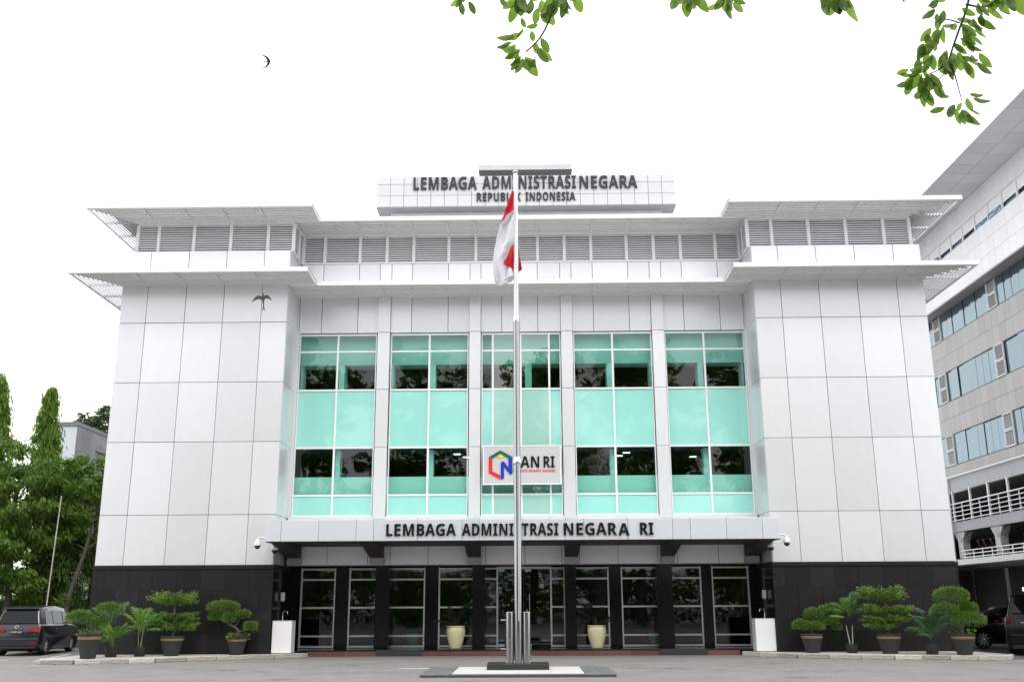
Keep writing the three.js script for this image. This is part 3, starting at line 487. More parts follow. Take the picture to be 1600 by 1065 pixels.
  // a black carport roof over the near bays
  const cpt = thing('carport', 'low dark carport roof over the parked black cars', 'carport');
  part('roof_sheet', ext([[15.4, 2.86], [25.9, 3.75], [25.9, 3.82], [15.4, 2.93]], 18).translate(0, 0, -12.6), M(.035, .035, .037, .7), cpt);
  part('beam', [bar(V(15.5, 2.84, -12.6), V(15.5, 2.84, 5.4), .06), bar(V(15.6, 2.8, -5), V(25.8, 3.6, -5), .07), bar(V(15.6, 2.8, -9), V(25.8, 3.6, -9), .07), bar(V(15.6, 2.8, 5.2), V(25.8, 3.6, 5.2), .07), bar(V(15.6, 2.8, 0), V(25.8, 3.6, 0), .07)], M(.06, .06, .06, .6), cpt);
  for (const [x, z] of [[18.9, -9], [25.5, -5], [25.5, -9], [21, 5.2], [25.5, 0]]) part('post', bar(V(x, 0, z), V(x, 3.1, z), .07), M(.05, .05, .05, .6), cpt);
  // motorbikes parked on the lower deck
  const mk = () => {
    const o = thing('motorbike', 'dark motorbike parked behind the lower deck railing', 'motorbike', [0, 0, 0], 0, 'motorbikes on the lower parking deck');
    for (const z of [-.62, .62]) part('wheel', new THREE.TorusGeometry(.24, .055, 8, 20).rotateY(Math.PI / 2).translate(0, .3, z), M(.015, .015, .015, .8), o);
    part('body', [new THREE.CapsuleGeometry(.13, .5, 4, 10).rotateX(1.35).translate(0, .55, 0), new THREE.CapsuleGeometry(.1, .35, 4, 8).rotateX(.35).translate(0, .75, .5)], P(.05, .012, .014, .3), o);
    part('seat', RB(-.12, .12, .72, .82, -.65, .1, .04), M(.02, .02, .02, .6), o); part('handlebar', bar(V(-.33, 1.02, .42), V(.33, 1.02, .42), .018), M(.02, .02, .02, .5), o); return o;
  };
  const m0 = mk(); let q = 0; for (const z of [-25.3, -24.5, -23.6, -19.6]) { const m = q++ ? m0.clone() : m0; if (q > 1) { m.name = numbered('motorbike'); scene.add(m); } m.position.set(27.1, 4.2, z); m.rotation.y = -Math.PI / 2 + rr(-.2, .2); }
}

// ---------------------------------------------------------------- boundary wall and far building on the left
{
  const w = thing('boundary_wall', 'low pale wall with a dark coping behind the left minivan', 'wall', [0, 0, 0]);
  part('wall', B(-46, -14.62, 0, 1.58, -12.3, -12.05), M(.3, .3, .3, .85, { map: slabTex }), w);
  for (let x = -46; x < -14.7; x += 2) part('coping', RB(x + .004, Math.min(x + 1.996, -14.63), 1.58, 1.98, -12.45, -11.95, .02, 1), M(.05, .05, .05, .7, { map: kerbTex }), w);
  const b = thing('far_building', 'pale bluish flat-roofed building showing between the trees on the left', 'building', [0, 0, 0]);
  const mF = M(.56, .6, .64, .75, { map: streak }), mD = M(.23, .24, .25, .85, { map: kerbTex });
  part('wall', B(-31.4, -29.5, 0, 13.2, -42, -30), mF, b); part('side_wall', B(-29.5, -29.44, 0, 13.1, -42, -30.05), mD, b); part('coping', [B(-31.5, -29.4, 13.2, 13.45, -42.1, -29.9)], mD, b);
  part('pipe', bar(V(-29.4, 12, -33), V(-29.4, 12, -40), .08), mD, b);
  for (let x = -31.2; x < -31; x += 3.2) for (const y of [3, 7]) { const wd = holder('window', b); part('pane', B(x, x + .9, y, y + 1.5, -30.02, -29.97), P(.05, .06, .07, .08), wd); parts('frame', [B(x - .08, x + .98, y + 1.5, y + 1.58, -30.05, -29.94), B(x - .08, x + .98, y - .08, y, -30.05, -29.94)], mFrame, wd); }
  const s = thing('white_shed', 'plain pale wall of a low building glimpsed behind the leaning trunk', 'building', [0, 0, 0]);
  part('wall', B(-23.2, -17.2, 0, 4.9, -17.5, -15), M(.52, .53, .54, .8, { map: streak }), s); part('roof', B(-23.4, -17, 4.9, 5.05, -17.7, -14.8), M(.3, .3, .31, .8), s);
}

// ---------------------------------------------------------------- vegetation helpers
const leafMat = (r, g, b, rough = .5, t = .3) => P(r, g, b, rough, { transmission: t, thickness: 0, side: THREE.DoubleSide, specularIntensity: .5 });
function leafGeo(len, wid, fold = .2, droop = .1) { // pointed oval blade along +y, 8 triangles
  const p = [[0, 0, 0], [0, .3, 0], [0, .68, 0], [0, 1, 0], [-.42, .3, 0], [-.4, .66, 0], [.42, .3, 0], [.4, .66, 0]].map(([x, y]) => [x * wid, y * len, Math.abs(x) * wid * fold * 2 - droop * len * y * y]);
  const g = new THREE.BufferGeometry(); g.setAttribute('position', new THREE.Float32BufferAttribute(p.flat(), 3)); g.setAttribute('uv', new THREE.Float32BufferAttribute(p.map(q => [q[0] / wid + .5, q[1] / len]).flat(), 2));
  g.setIndex([0, 1, 4, 0, 6, 1, 4, 1, 2, 4, 2, 5, 1, 6, 7, 1, 7, 2, 5, 2, 3, 2, 7, 3]); g.computeVertexNormals(); return g;
}
const _m = new THREE.Matrix4(), _q = new THREE.Quaternion(), _c = new THREE.Color(), UP = V(0, 1, 0);
function scatter(name, geo, mat, parent, list) { // list: [pos, dir, size, twist, shade tint]
  const im = sh(new THREE.InstancedMesh(geo, mat, list.length)); im.name = name; im.userData.kind = 'stuff';
  list.forEach(([p, d, s, tw, c], i) => { _q.setFromUnitVectors(UP, d.clone().normalize()).multiply(new THREE.Quaternion().setFromAxisAngle(UP, tw)); _m.compose(p, _q, V(s, s, s)); im.setMatrixAt(i, _m); im.setColorAt(i, _c.setRGB(...c)); });
  parent.add(im); return im;
}
const vary = (a = .25, y = .12) => { const k = rr(1 - a, 1 + a), w = rr(-y, y); return [k * (1 + w), k, k * (1 - w)]; };

// pots with bonsai, bushes and palms
const potTex = tex(256, 256, (u, v) => { const n = .85 + .5 * fbm(u * 9, v * 9, 4), d = fbm(u * 5, v * 5, 4, 3), k = d > .16 ? (d - .16) * 5 : 0; return [n + k, n + k, n + k * .95]; });
const mPot = [M(.032, .033, .037, .85, { map: potTex }), M(.03, .031, .034, .85, { map: potTex })], mBand = M(.23, .15, .065, .8, { map: potTex }), mSoil = M(.03, .022, .016, .95), mBark = M(.13, .105, .085, .9, { map: potTex });
function pot(o, r, h, band = true) {
  part('pot', lathe([[0, 0], [r * .6, 0], [r * .64, .02], [r * .78, h * .35], [r * .95, h * .74], [r * .97, h * .8], [r * .97, h * .9], [r * 1.06, h * .93], [r * 1.06, h], [r * .95, h], [r * .93, h * .9], [0, h * .9]], 36), mPot[0], o);
  if (band) part('band', lathe([[r * .955, h * .75], [r * 1.0, h * .76], [r * 1.01, h * .87], [r * .96, h * .89]], 36), mBand, o);
  part('soil', lathe([[0, h * .92], [r * .94, h * .91]], 24), mSoil, o);
}
const blade = leafGeo(.085, .014, .1, .02), smallLeaf = leafGeo(.06, .03, .2, .1), roundLeaf = leafGeo(.1, .07, .2, .15);
const mNeedle = leafMat(.14, .25, .045, .7, .2), mBush = leafMat(.15, .26, .04, .65, .25), mHerb = leafMat(.16, .27, .05, .5, .3);
function pad(o, cx, cy, cz, rx, ry, rz, n) { // a clipped cloud of upright needles
  const l = [];
  for (let i = 0; i < n; i++) {
    const t = rnd() * 6.283, r = Math.sqrt(rnd()), ee = 1 - r * r, up = rnd() < .82, wv = 1 + .24 * N.noise(Math.cos(t) * 1.7 + cx * 5, Math.sin(t) * 1.7, cz), e4 = Math.pow(ee, .42), y = up ? ry * (1.25 * e4) : ry * e4 * rr(-.55, 1.1);
    const p = V(cx + Math.cos(t) * r * rx * wv, cy + y * rr(.86, 1.03) - ry * .3 - .02, cz + Math.sin(t) * r * rz * wv);
    l.push([p, V(Math.cos(t) * r * .9 + rr(-.4, .4), .75 * (up ? 1 : .1) + rr(-.2, .3), Math.sin(t) * r * .9 + rr(-.4, .4)), rr(.8, 1.35) * (rnd() < .06 ? 1.6 : 1), rnd() * 6, vary(.3, .14)]);
  }
  scatter('foliage', blade, mNeedle, o, l);
}
function bonsai(label, x, z, r, h, pads, trunkPts, herbs = 0) {
  const o = thing('potted_bonsai', label, 'potted plant', [x, .115, z], 0, 'potted plants along the black base');
  pot(o, r, h);
  const T = trunkPts.map(p => V(p[0] - x, p[1] - .115, p[2] ?? 0));
  part('trunk', tube([V(0, h * .85, 0), ...T], .055, .025, 8), mBark, o);
  for (const [px, py, rx, ry, dz = 0] of pads) {
    const c = V(px - x, py - .115, dz); let best = T[0]; for (const t of T) if (t.distanceTo(c) < best.distanceTo(c)) best = t;
    part('branch', tube([best, best.clone().lerp(c, .5).add(V(0, -.05, .02)), c.clone().add(V(0, -ry * .3, 0))], .025, .012, 6), mBark, o);
    for (let k = -1; k <= 1; k++) part('branch', bar(c.clone().add(V(0, -ry * .35, 0)), c.clone().add(V(k * rx * .6, 0, k ? .05 : -.08)), .009, .004, 5), mBark, o);
    pad(o, c.x, c.y, c.z, rx * 1.02, ry * 1.1, Math.min(rx, .42) * .85, Math.round(1500 + 9000 * rx * Math.max(.25, rx)));
  }
  if (herbs) { const l = []; for (let i = 0; i < herbs; i++) { const t = rnd() * 6.28, q = r * rr(.3, 1.1); l.push([V(Math.cos(t) * q, h + rr(-.08, .1), Math.sin(t) * q), V(Math.cos(t), rr(-.2, 1.2), Math.sin(t)), rr(.7, 1.3), rnd() * 6, vary(.3, .25)]); } scatter('ground_cover', roundLeaf, mHerb, o, l); }
  return o;
}
function bush(label, x, z, r, h, layers, n0) {
  const o = thing('potted_bush', label, 'potted plant', [x, .115, z], 0, 'potted plants along the black base');
  pot(o, r, h);
  const top = layers[0][1] - .115;
  part('trunk', tube([V(0, h * .85, 0), V(.03, h + .3, .02), V(-.02, top - .1, 0)], .05, .02, 8), mBark, o);
  layers.forEach(([px, py, rx, ry], li) => {
    const c = V(px - x, py - .115, 0), l = [], tw = [];
    const nb = Math.round(20 + rx * 34);
    for (let b = 0; b < nb; b++) {
      const t = b / nb * 6.283 + rr(-.2, .2), L = rx * rr(.55, 1.08), zs = .68, e = V(Math.cos(t) * L, ry * rr(-.6, .75), Math.sin(t) * L * zs), s = V(rr(-.03, .03), -ry * .7, 0);
      if (b % 2 === 0) tw.push(bar(c.clone().add(s), c.clone().add(e.clone().multiplyScalar(.9)), .008, .003, 4));
      for (let k = 0; k < n0; k++) { const f = Math.sqrt(rr(.05, 1)), p = c.clone().add(s.clone().lerp(e, f)).add(V(gs() * .07, gs() * ry * .42 * (1.15 - f * .5), gs() * .07)); l.push([p, V(e.x + gs() * .25, .12 + rr(-.1, .3), e.z + gs() * .25), rr(.7, 1.35), rnd() * 6, vary(.3, .18)]); }
    }
    part('branch', tw, mBark, o, 'stuff'); scatter('foliage', smallLeaf, mBush, o, l);
  });
  return o;
}
function frondGeo(len, wid, n, curve) { // feather palm frond along +x, arching
  const pos = [], pt = t => [len * t * (1 - .12 * t * curve), len * (.5 * t - .62 * t * t * curve)], tri = (a, b, c) => pos.push(...a, ...b, ...c);
  for (let i = 0; i < 10; i++) { const a = pt(i / 10), b = pt((i + 1) / 10), w = .011 * (1 - i / 12); tri([a[0], a[1], -w], [b[0], b[1], -w], [b[0], b[1], w]); tri([a[0], a[1], -w], [b[0], b[1], w], [a[0], a[1], w]); }
  for (let i = 0; i < n; i++) { const t = .18 + .82 * i / n, p = pt(t), L = wid * (.35 + Math.sin(Math.PI * Math.min(1, t * 1.02)) * .75) * rr(.85, 1.1); for (const s of [-1, 1]) { const tip = [p[0] + L * .7, p[1] - L * rr(.12, .4), s * L * .8], q = [p[0] + L * .35 + .012, p[1] + .02, s * L * .35], w = .011; tri(p.concat(0), [q[0] + w, q[1], q[2]], [q[0] - w, q[1], q[2]]); tri([q[0] - w, q[1], q[2]], [q[0] + w, q[1], q[2]], tip); } }
  const g = new THREE.BufferGeometry(); g.setAttribute('position', new THREE.Float32BufferAttribute(pos, 3)); g.setAttribute('uv', new THREE.Float32BufferAttribute(new Float32Array(pos.length / 3 * 2), 2)); g.computeVertexNormals(); return g;
}
const mPalm = [leafMat(.13, .28, .04, .6, .3), leafMat(.21, .38, .04, .6, .35), leafMat(.075, .17, .06, .6, .25)];
const FR = [0, 1, 2, 3].map(i => frondGeo(.75, .27, 30, [.55, .8, 1.05, .7][i]));
function palm(o, x, y, z, n, size, mats, lo = .35, hi = 1.45, stem = .2) {
  for (let i = 0; i < n; i++) { const f = part('frond', FR[i % 4], mats[Math.floor(rnd() * mats.length)], o); f.position.set(x + rr(-.05, .05), y + stem * rr(.4, 1), z + rr(-.05, .05)); f.rotation.set(0, i * 2.399 + rr(-.3, .3), 0); f.rotateZ(rr(lo, hi) - .5); const s = size * rr(.75, 1.15); f.scale.set(s, s, s); }
}
function pottedPalm(label, x, z, r, h, build) {
  const o = thing('potted_palm', label, 'potted plant', [x, .115, z], 0, 'potted plants along the black base');
  part('pot', lathe([[0, 0], [r * .85, 0], [r, h], [r * .92, h], [r * .9, h * .9], [0, h * .9]], 28), mDark, o); build(o); return o;
}
bonsai('cloud-pruned bonsai with three pads in the banded pot nearest the minivan', -13.4, 2.6, .35, .75, [[-13.75, 1.32, .4, .17], [-12.93, 1.58, .38, .14, -.2], [-13.2, 1.14, .26, .16, -.1]], [[-13.35, 1.0], [-13.5, 1.15], [-13.3, 1.3], [-13.05, 1.42]], 60);
pottedPalm('bright green palm in a plain black pot next to the banded pot by the minivan', -13.1, 1.6, .2, .32, o => { palm(o, 0, .3, 0, 12, 1.0, [mPalm[1], mPalm[0]], .5, 1.6); palm(o, -.05, .7, -.1, 5, 1.0, [mPalm[2]], .7, 1.7, .5); for (let i = 0; i < 4; i++) part('stem', bar(V(rr(-.06, .06), .28, rr(-.05, .05)), V(rr(-.12, .12), .7, rr(-.1, .1)), .016, .01), mPalm[0], o); });
pottedPalm('bushy green palm in a plain black pot just left of the tall tiered bush', -12.3, 1.3, .19, .3, o => { palm(o, 0, .55, 0, 15, 1.02, [mPalm[0], mPalm[1], mPalm[0]], .45, 1.7, .35); for (let i = 0; i < 5; i++) part('stem', bar(V(rr(-.06, .06), .27, rr(-.05, .05)), V(rr(-.1, .1), .95, rr(-.1, .1)), .017, .011), M(.22, .2, .06, .6), o); });
bush('tall bush clipped in three tiers in a worn grey pot, left of the entrance', -11.4, .95, .36, .62, [[-11.45, 1.93, .82, .23], [-11.35, 1.36, .76, .15], [-11.32, 1.07, .7, .19]], 70);
bonsai('small bonsai with a broad flat top and yellow trailing plant, nearest the left wash stand', -9.42, .48, .31, .56, [[-9.95, 1.62, .5, .16], [-10.18, 1.32, .2, .12], [-9.7, 1.27, .2, .15, .1], [-9.32, 1.37, .25, .11], [-8.98, .99, .18, .12, .1]], [[-9.4, .85], [-9.55, 1.0], [-9.75, 1.1], [-9.9, 1.35]], 90);
bonsai('low spreading bonsai with six small pads right of the entrance', 9.3, .75, .34, .6, [[9.45, 1.3, .3, .15], [10.0, 1.42, .31, .14], [8.95, .95, .22, .14, .1], [9.38, .92, .27, .12, .15], [9.88, 1.08, .28, .1], [10.13, .9, .1, .08]], [[9.35, .85], [9.55, 1.0], [9.7, 1.15]], 0);
pottedPalm('slender palm on pale double stems right of the low spreading bonsai', 10.48, 1.0, .19, .28, o => { for (const s of [-1, 1]) part('stem', bar(V(s * .04, .25, 0), V(s * .1 - .02, .85, 0), .02, .014), M(.4, .38, .3, .7), o); palm(o, 0, .8, 0, 13, .95, [mPalm[0], mPalm[2]], .4, 1.7, .5); });
bush('large dense bush in four tiers, the tallest right of the entrance', 11.5, 1.55, .36, .6, [[11.4, 1.95, .74, .26], [11.5, 1.49, .82, .16], [11.48, 1.16, .76, .14], [11.3, .95, .48, .1]], 72);
pottedPalm('dark wispy palm in a plain black pot between the tiered bush and the rightmost bonsai', 12.6, 2.1, .2, .32, o => { palm(o, 0, .3, 0, 16, 1.1, [mPalm[2], mPalm[0], mPalm[2]], .45, 1.75, .3); palm(o, .05, .75, 0, 6, .9, [mPalm[2]], .5, 1.7, .4); });
bonsai('tall bonsai with stacked needle pads at the right end, beside the black sedan', 13.45, 2.45, .34, .62, [[13.25, 1.85, .5, .22], [13.7, 1.47, .3, .15, -.1], [12.97, 1.45, .34, .14, .1], [13.62, 1.12, .5, .22, .1]], [[13.45, 1.0], [13.6, 1.25], [13.35, 1.5], [13.3, 1.7]], 50);
// cream jars with dark palms, teal planters inside the lobby
for (const [x, l] of [[-2.36, 'cream glazed jar with a dark palm left of the entrance doors'], [2.5, 'cream glazed jar with a dark palm right of the entrance doors']]) {
  const o = thing('cream_jar', l, 'planter', [x, .205, -1.3]);
  part('jar', lathe([[0, 0], [.19, 0], [.2, .03], [.25, .2], [.315, .46], [.33, .6], [.31, .68], [.295, .7], [.325, .725], [.325, .755], [.27, .755], [.26, .7], [0, .68]], 44), P(.72, .68, .42, .28, { clearcoat: .6, clearcoatRoughness: .1 }), o);
  part('soil', lathe([[0, .69], [.27, .69]], 20), mSoil, o);
  palm(o, 0, .7, 0, 13, 1.0, [leafMat(.012, .028, .011, .6, .05), leafMat(.016, .036, .012, .6, .05)], .35, 1.5, .25);
  for (let i = 0; i < 4; i++) part('stem', bar(V(rr(-.08, .08), .68, rr(-.05, .05)), V(rr(-.12, .12), 1.0, rr(-.1, .1)), .018, .01), M(.05, .05, .02, .7), o);
}
for (const [x, l] of [[-4.05, 'teal planter seen low behind the glass left of the doors'], [4.75, 'teal planter seen low behind the glass right of the doors']]) {
  const o = thing('teal_planter', l, 'planter', [x, .2, -3.2]);
  part('pot', lathe([[0, 0], [.15, 0], [.19, .1], [.25, .4], [.25, .45], [.22, .45], [.2, .38], [0, .36]], 32), P(.2, .62, .52, .3), o);
  palm(o, 0, .4, 0, 7, .7, [leafMat(.03, .07, .025, .5, .1)], .5, 1.5);
}

// trees
function broadTree(name, label, trunk, r0, clumps, leaf, m, per, group, hang = .15) { // clumps: [x, y, z, radius]
  const t0 = trunk[0], o = thing(name, label, 'tree', [t0[0], 0, t0[2]], 0, group), T = trunk.map(p => V(p[0] - t0[0], p[1], p[2] - t0[2]));
  part('trunk', tube(T, r0, r0 * .45, 10), mBark, o);
  const l = [], limbs = [];
  for (const [x, y, z, R] of clumps) {
    const c = V(x - t0[0], y, z - t0[2]); let b = T[T.length - 1]; for (const t of T.slice(1)) if (t.distanceTo(c) < b.distanceTo(c)) b = t;
    limbs.push(tube([b, b.clone().lerp(c, .5).add(V(rr(-.3, .3), rr(0, .4), rr(-.3, .3))), c], r0 * .32, r0 * .1, 6, 8));
    const sub = Math.max(8, Math.round(R * R * 9));
    for (let s = 0; s < sub; s++) { const d = V(gs(), gs() * .8, gs()).normalize(), k = c.clone().add(d.clone().multiplyScalar(R * Math.pow(rnd(), .4))), rs = R * rr(.16, .3); for (let i = 0; i < per; i++) { const q = V(gs(), gs() * .6, gs()).multiplyScalar(rs); l.push([k.clone().add(q), V(d.x * .6 + q.x / rs * .5 + gs() * .5, -hang + gs() * .6, d.z * .6 + q.z / rs * .5 + gs() * .5), rr(.7, 1.3), rnd() * 6, vary(.3, .15)]); } }
  }
  part('limb', limbs, mBark, o); scatter('crown', leaf, m, o, l); return o;
}
function mastTree(label, x, z, H, R, y0, n, m, top = 1) { // conical crown of long drooping leaves
  const o = thing('mast_tree', label, 'tree', [x, 0, z]);
  part('trunk', tube([V(0, 0, 0), V(.05, H * .5, .03), V(0, H * .97, 0)], .16, .02, 8), mBark, o);
  const l = [], tw = [], nb = Math.round(n / 60);
  for (let b = 0; b < nb; b++) {
    const t = Math.pow(rnd(), .85), y = y0 + (H - y0) * t, a = rnd() * 6.283, L = R * Math.pow(1 - t, .9) * rr(.35, 1.25) * (1 + .9 * N.noise(Math.cos(a) * 1.3 + x, y * .75, Math.sin(a) * 1.3)) + .12, e = V(Math.cos(a) * L, -L * rr(.35, .95), Math.sin(a) * L), s = V(0, y, 0);
    if (b % 3 === 0) tw.push(bar(s, s.clone().add(e), .02, .006, 4));
    for (let k = 0; k < 60; k++) { const f = Math.pow(rnd(), .6), p = s.clone().addScaledVector(e, f)  .add(V(gs() * .2, gs() * .2 - f * f * .3 * (1 + rnd()), gs() * .2)); l.push([p, V(e.x * .35 + gs() * .35, -1 + gs() * .35, e.z * .35 + gs() * .35), rr(.7, 1.25), rnd() * 6, vary(.35, .2)]); }
  }
  part('branch', tw, mBark, o, 'stuff'); scatter('crown', leafGeo(.24, .058, .15, .1), m, o, l); return o;
}
const mMast = leafMat(.075, .15, .018, .65, .4), mMast2 = leafMat(.15, .26, .02, .65, .45), mMast3 = leafMat(.12, .22, .02, .65, .42), mBroad = leafMat(.14, .26, .022, .6, .42), mFar = leafMat(.07, .125, .04, .6, .3);
mastTree('tallest drooping mast tree at the left edge of the picture', -24.2, -10.2, 12.1, 3.3, 1.4, 26000, mMast2);
mastTree('narrow mast tree whose spire stands just left of the far building', -21.85, -10.4, 11.5, 2.0, 1.7, 15000, mMast2);
broadTree('drooping_tree', 'stout lower tree with loose hanging foliage above the minivan', [[-21.6, 0, -8], [-21.5, 2.5, -8], [-21.7, 5, -7.9], [-21.5, 7, -7.8]], .17, [[-21.9, 7.5, -7.4, 1.25], [-20.5, 7.3, -7.5, 1.1], [-23.2, 7.1, -7.4, 1.25], [-21.2, 6.1, -7, 1.3], [-20.1, 5.9, -7.4, 1.1], [-22.6, 5.7, -7, 1.35], [-24.2, 5.6, -7.6, 1.2], [-21.0, 4.6, -7, 1.2], [-22.3, 4.0, -7, 1.3], [-20.2, 4.4, -7.6, 1.0], [-23.7, 3.9, -7.4, 1.2], [-21.1, 3.1, -7.3, 1.1], [-22.7, 2.8, -7.2, 1.1], [-20.4, 2.7, -7.8, .8], [-24, 2.6, -7.6, 1.0]], leafGeo(.27, .075, .15, .15), mMast3, 88, undefined, .85);
mastTree('dark mast tree squeezed between the spire and the leaning trunk', -20.0, -9.4, 8.0, 2.1, 1.5, 15000, mMast);
{
  const lt = leafGeo(.19, .1, .2, .12);
  const t = broadTree('broadleaf_tree', 'leafy tree with a leaning bare trunk beside the left wing', [[-19.05, 0, -8], [-18.95, 2, -8], [-18.5, 4, -8.1], [-18.3, 5.6, -8.2]], .12, [[-18.4, 7.4, -8.2, 1.1], [-19.4, 7.0, -8.3, 1.1], [-20.1, 6.1, -8.1, .9], [-18.7, 6.2, -7.9, 1.1], [-19.4, 5.2, -8.6, .9], [-18.2, 5.0, -8.4, .9], [-17.4, 6.6, -8.6, 1.2], [-20.6, 6.9, -8.9, .8], [-17.8, 4.6, -9, .8], [-19.9, 4.4, -8.9, .8]], lt, mBroad, 64);
  const e = []; for (let i = 0; i < 26; i++) { const a = rnd() * 6.28; e.push([V(rr(-.05, .1), rr(1.5, 2.1), .1), V(Math.cos(a), rr(.1, .9), Math.sin(a)), rr(1.6, 2.8), rnd() * 6, vary(.2, .3)]); }
  scatter('epiphyte', leafGeo(.22, .045, .2, .4), mHerb, t, e);
  broadTree('broadleaf_tree', 'dark tree mass behind the leaning trunk against the left wing', [[-19.2, 0, -10.5], [-19.1, 3, -10.5], [-19.3, 6, -10.6]], .18, [[-19.8, 3.2, -10, 1.0], [-19.0, 4.3, -10.4, 1.1], [-18.6, 2.6, -10.2, .9], [-18.8, 6.2, -10.8, 1.2], [-20.9, 4.5, -10.6, 1.0], [-20.6, 6.0, -10.8, 1.1], [-18.2, 4.6, -10.8, 1.1], [-21.4, 3.2, -10.6, .8]], lt, mMast, 40);
  broadTree('broadleaf_tree', 'round far tree rising above the bluish building on the left', [[-33.8, 0, -46], [-33.6, 7, -46], [-33.8, 13, -46]], .3, [[-34.2, 15.6, -46, 1.7], [-35.6, 16, -46, 1.5], [-32.6, 16.4, -46, 1.7], [-33.8, 17.3, -46, 1.2], [-34.6, 13.8, -46, 1.2], [-33, 14, -46, 1.5]], leafGeo(.3, .17, .2, .1), mFar, 40);
}
{ // bamboo stick
  const o = thing('bamboo_pole', 'thin pale pole leaning against the trees above the minivan', 'pole', [-18.95, 0, -6]);
  for (let i = 0; i < 9; i++) part('segment', bar(V(.022 * i * 1, i * .67, .01 * i), V(.022 * (i + 1), (i + 1) * .67 - .03, .01 * (i + 1)), .03 - i * .001, .029 - i * .001, 8), M(.55, .54, .48, .7), o);
  parts('node', [...Array(8)].map((_, i) => new THREE.SphereGeometry(.034, 8, 6).translate(.022 * (i + 1), (i + 1) * .67 - .015, .01 * (i + 1))), M(.25, .23, .18, .8), o);
}

// the shade tree over the photographer: trunk behind, leafy twigs hanging into the view
{
  const o = thing('shade_tree', 'large tree whose leafy twigs hang into the top of the view', 'tree', [5.5, 0, 38.5]);
  const O = (x, y, z) => V(x - 5.5, y, z - 38.5);
  part('trunk', tube([O(5.5, 0, 38.5), O(5.6, 3, 38.3), O(5.2, 6, 37.5), O(4.8, 8.5, 36.5)], .38, .22, 14), mBark, o);
  for (const [a, b] of [[O(2.2, 8.4, 31), O(.5, 7.0, 28.3)], [O(4.2, 8.4, 31), O(3.45, 6.9, 28.1)], [O(3, 8.8, 31.5), O(1.6, 7.0, 28.2)]]) part('limb', tube([O(4.95, 7.6, 36.8), O(4.2, 8.6, 34), a, b], .14, .02, 8), mBark, o);
  const twig = (pts, r) => part('twig', tube(pts.map(p => O(...p)), r, r * .5, 6), M(.05, .038, .05, .8), o);
  twig([[.45, 7.0, 28.3], [.4, 6.3, 28.1], [.37, 5.98, 28], [.35, 5.83, 28], [.3, 5.69, 28], [.24, 5.59, 28], [.16, 5.51, 28]], .012);
  twig([[3.45, 6.9, 28.1], [3.4, 5.95, 28], [3.36, 5.81, 28], [3.29, 5.65, 28], [3.23, 5.51, 28], [3.19, 5.41, 28]], .014);
  twig([[3.18, 5.42, 28], [3.11, 5.33, 28], [3.03, 5.29, 28]], .007); twig([[3.17, 5.38, 28], [3.12, 5.27, 28.02], [3.06, 5.22, 28.02]], .006); twig([[3.2, 5.38, 28], [3.22, 5.24, 28], [3.24, 5.08, 28]], .006); twig([[3.3, 5.7, 28], [3.2, 5.73, 28], [3.12, 5.7, 28]], .006); twig([[3.36, 5.85, 28], [3.5, 5.83, 28], [3.66, 5.95, 28]], .008);
  twig([[1.6, 7.0, 28.2], [1.4, 6.3, 28], [1.36, 5.98, 28]], .01); twig([[1.6, 7.0, 28.2], [1.66, 6.3, 28], [1.64, 5.95, 28]], .01); twig([[3.4, 6.9, 28.1], [2.7, 6.5, 28], [2.43, 5.92, 28]], .01); twig([[.45, 7, 28.3], [-.1, 6.4, 28], [-.24, 6.0, 28]], .01); twig([[3.45, 6.9, 28.1], [3.7, 6.4, 28], [3.64, 5.92, 28]], .01);
  const lm = [leafMat(.17, .29, .028, .55, .55), leafMat(.13, .23, .024, .55, .48), leafMat(.09, .165, .024, .55, .42), leafMat(.21, .33, .03, .55, .55)];
  const lg = [0, 1, 2, 3].map(i => { // broad oval leaf with a midrib fold
    const nu = 14, nv = 4, pos = [], uv = [], idx = [], wd = [.4, .44, .37, .47][i];
    for (let a = 0; a <= nu; a++) for (let b = 0; b <= nv; b++) { const t = a / nu, s = b / nv * 2 - 1, w = wd * Math.pow(Math.sin(Math.PI * Math.pow(t, .92) * .985 + .02), .72) * .5 + .004; pos.push(s * w, t, Math.abs(s) * w * .28 - .14 * t * t + .015 * Math.sin(t * 9 + i)); uv.push(s * .5 + .5, t); }
    for (let a = 0; a < nu; a++) for (let b = 0; b < nv; b++) { const k = a * (nv + 1) + b; idx.push(k, k + 1, k + nv + 1, k + 1, k + nv + 2, k + nv + 1); }
    const g = new THREE.BufferGeometry(); g.setAttribute('position', new THREE.Float32BufferAttribute(pos, 3)); g.setAttribute('uv', new THREE.Float32BufferAttribute(uv, 2)); g.setIndex(idx); g.computeVertexNormals(); return g;
  });
  let li = 0;
  const leaf = (x, y, z, ang, len) => { // ang: degrees, 0 = straight down, positive to the right
    const a = ang * Math.PI / 180, f = part('leaf', lg[li++ % 4], lm[Math.floor(rnd() * 4)], o); f.position.copy(O(x, y, z));
    const d = V(Math.sin(a), -Math.cos(a), rr(-.25, .25)).normalize(), nrm = V(rr(-.55, .55), rr(-.2, .35), 1), xx = nrm.clone().cross(d).normalize(), zz = xx.clone().cross(d);
    f.quaternion.setFromRotationMatrix(new THREE.Matrix4().makeBasis(xx, d, zz)); const s = len * rr(.88, 1.1); f.scale.set(s, s, s);
  };
  const fan = (x, y, a0, a1, n, len, spread = .03) => { for (let i = 0; i < n; i++) { const a = a0 + (a1 - a0) * (n > 1 ? i / (n - 1) : .5) + rr(-14, 14), k = a * Math.PI / 180, q = spread * rr(.2, 1.7); leaf(x + Math.sin(k) * q + rr(-.02, .02), y - Math.cos(k) * q + rr(-.02, .02), 28 + rr(-.1, .1), a, len * rr(.72, 1.02)); } };
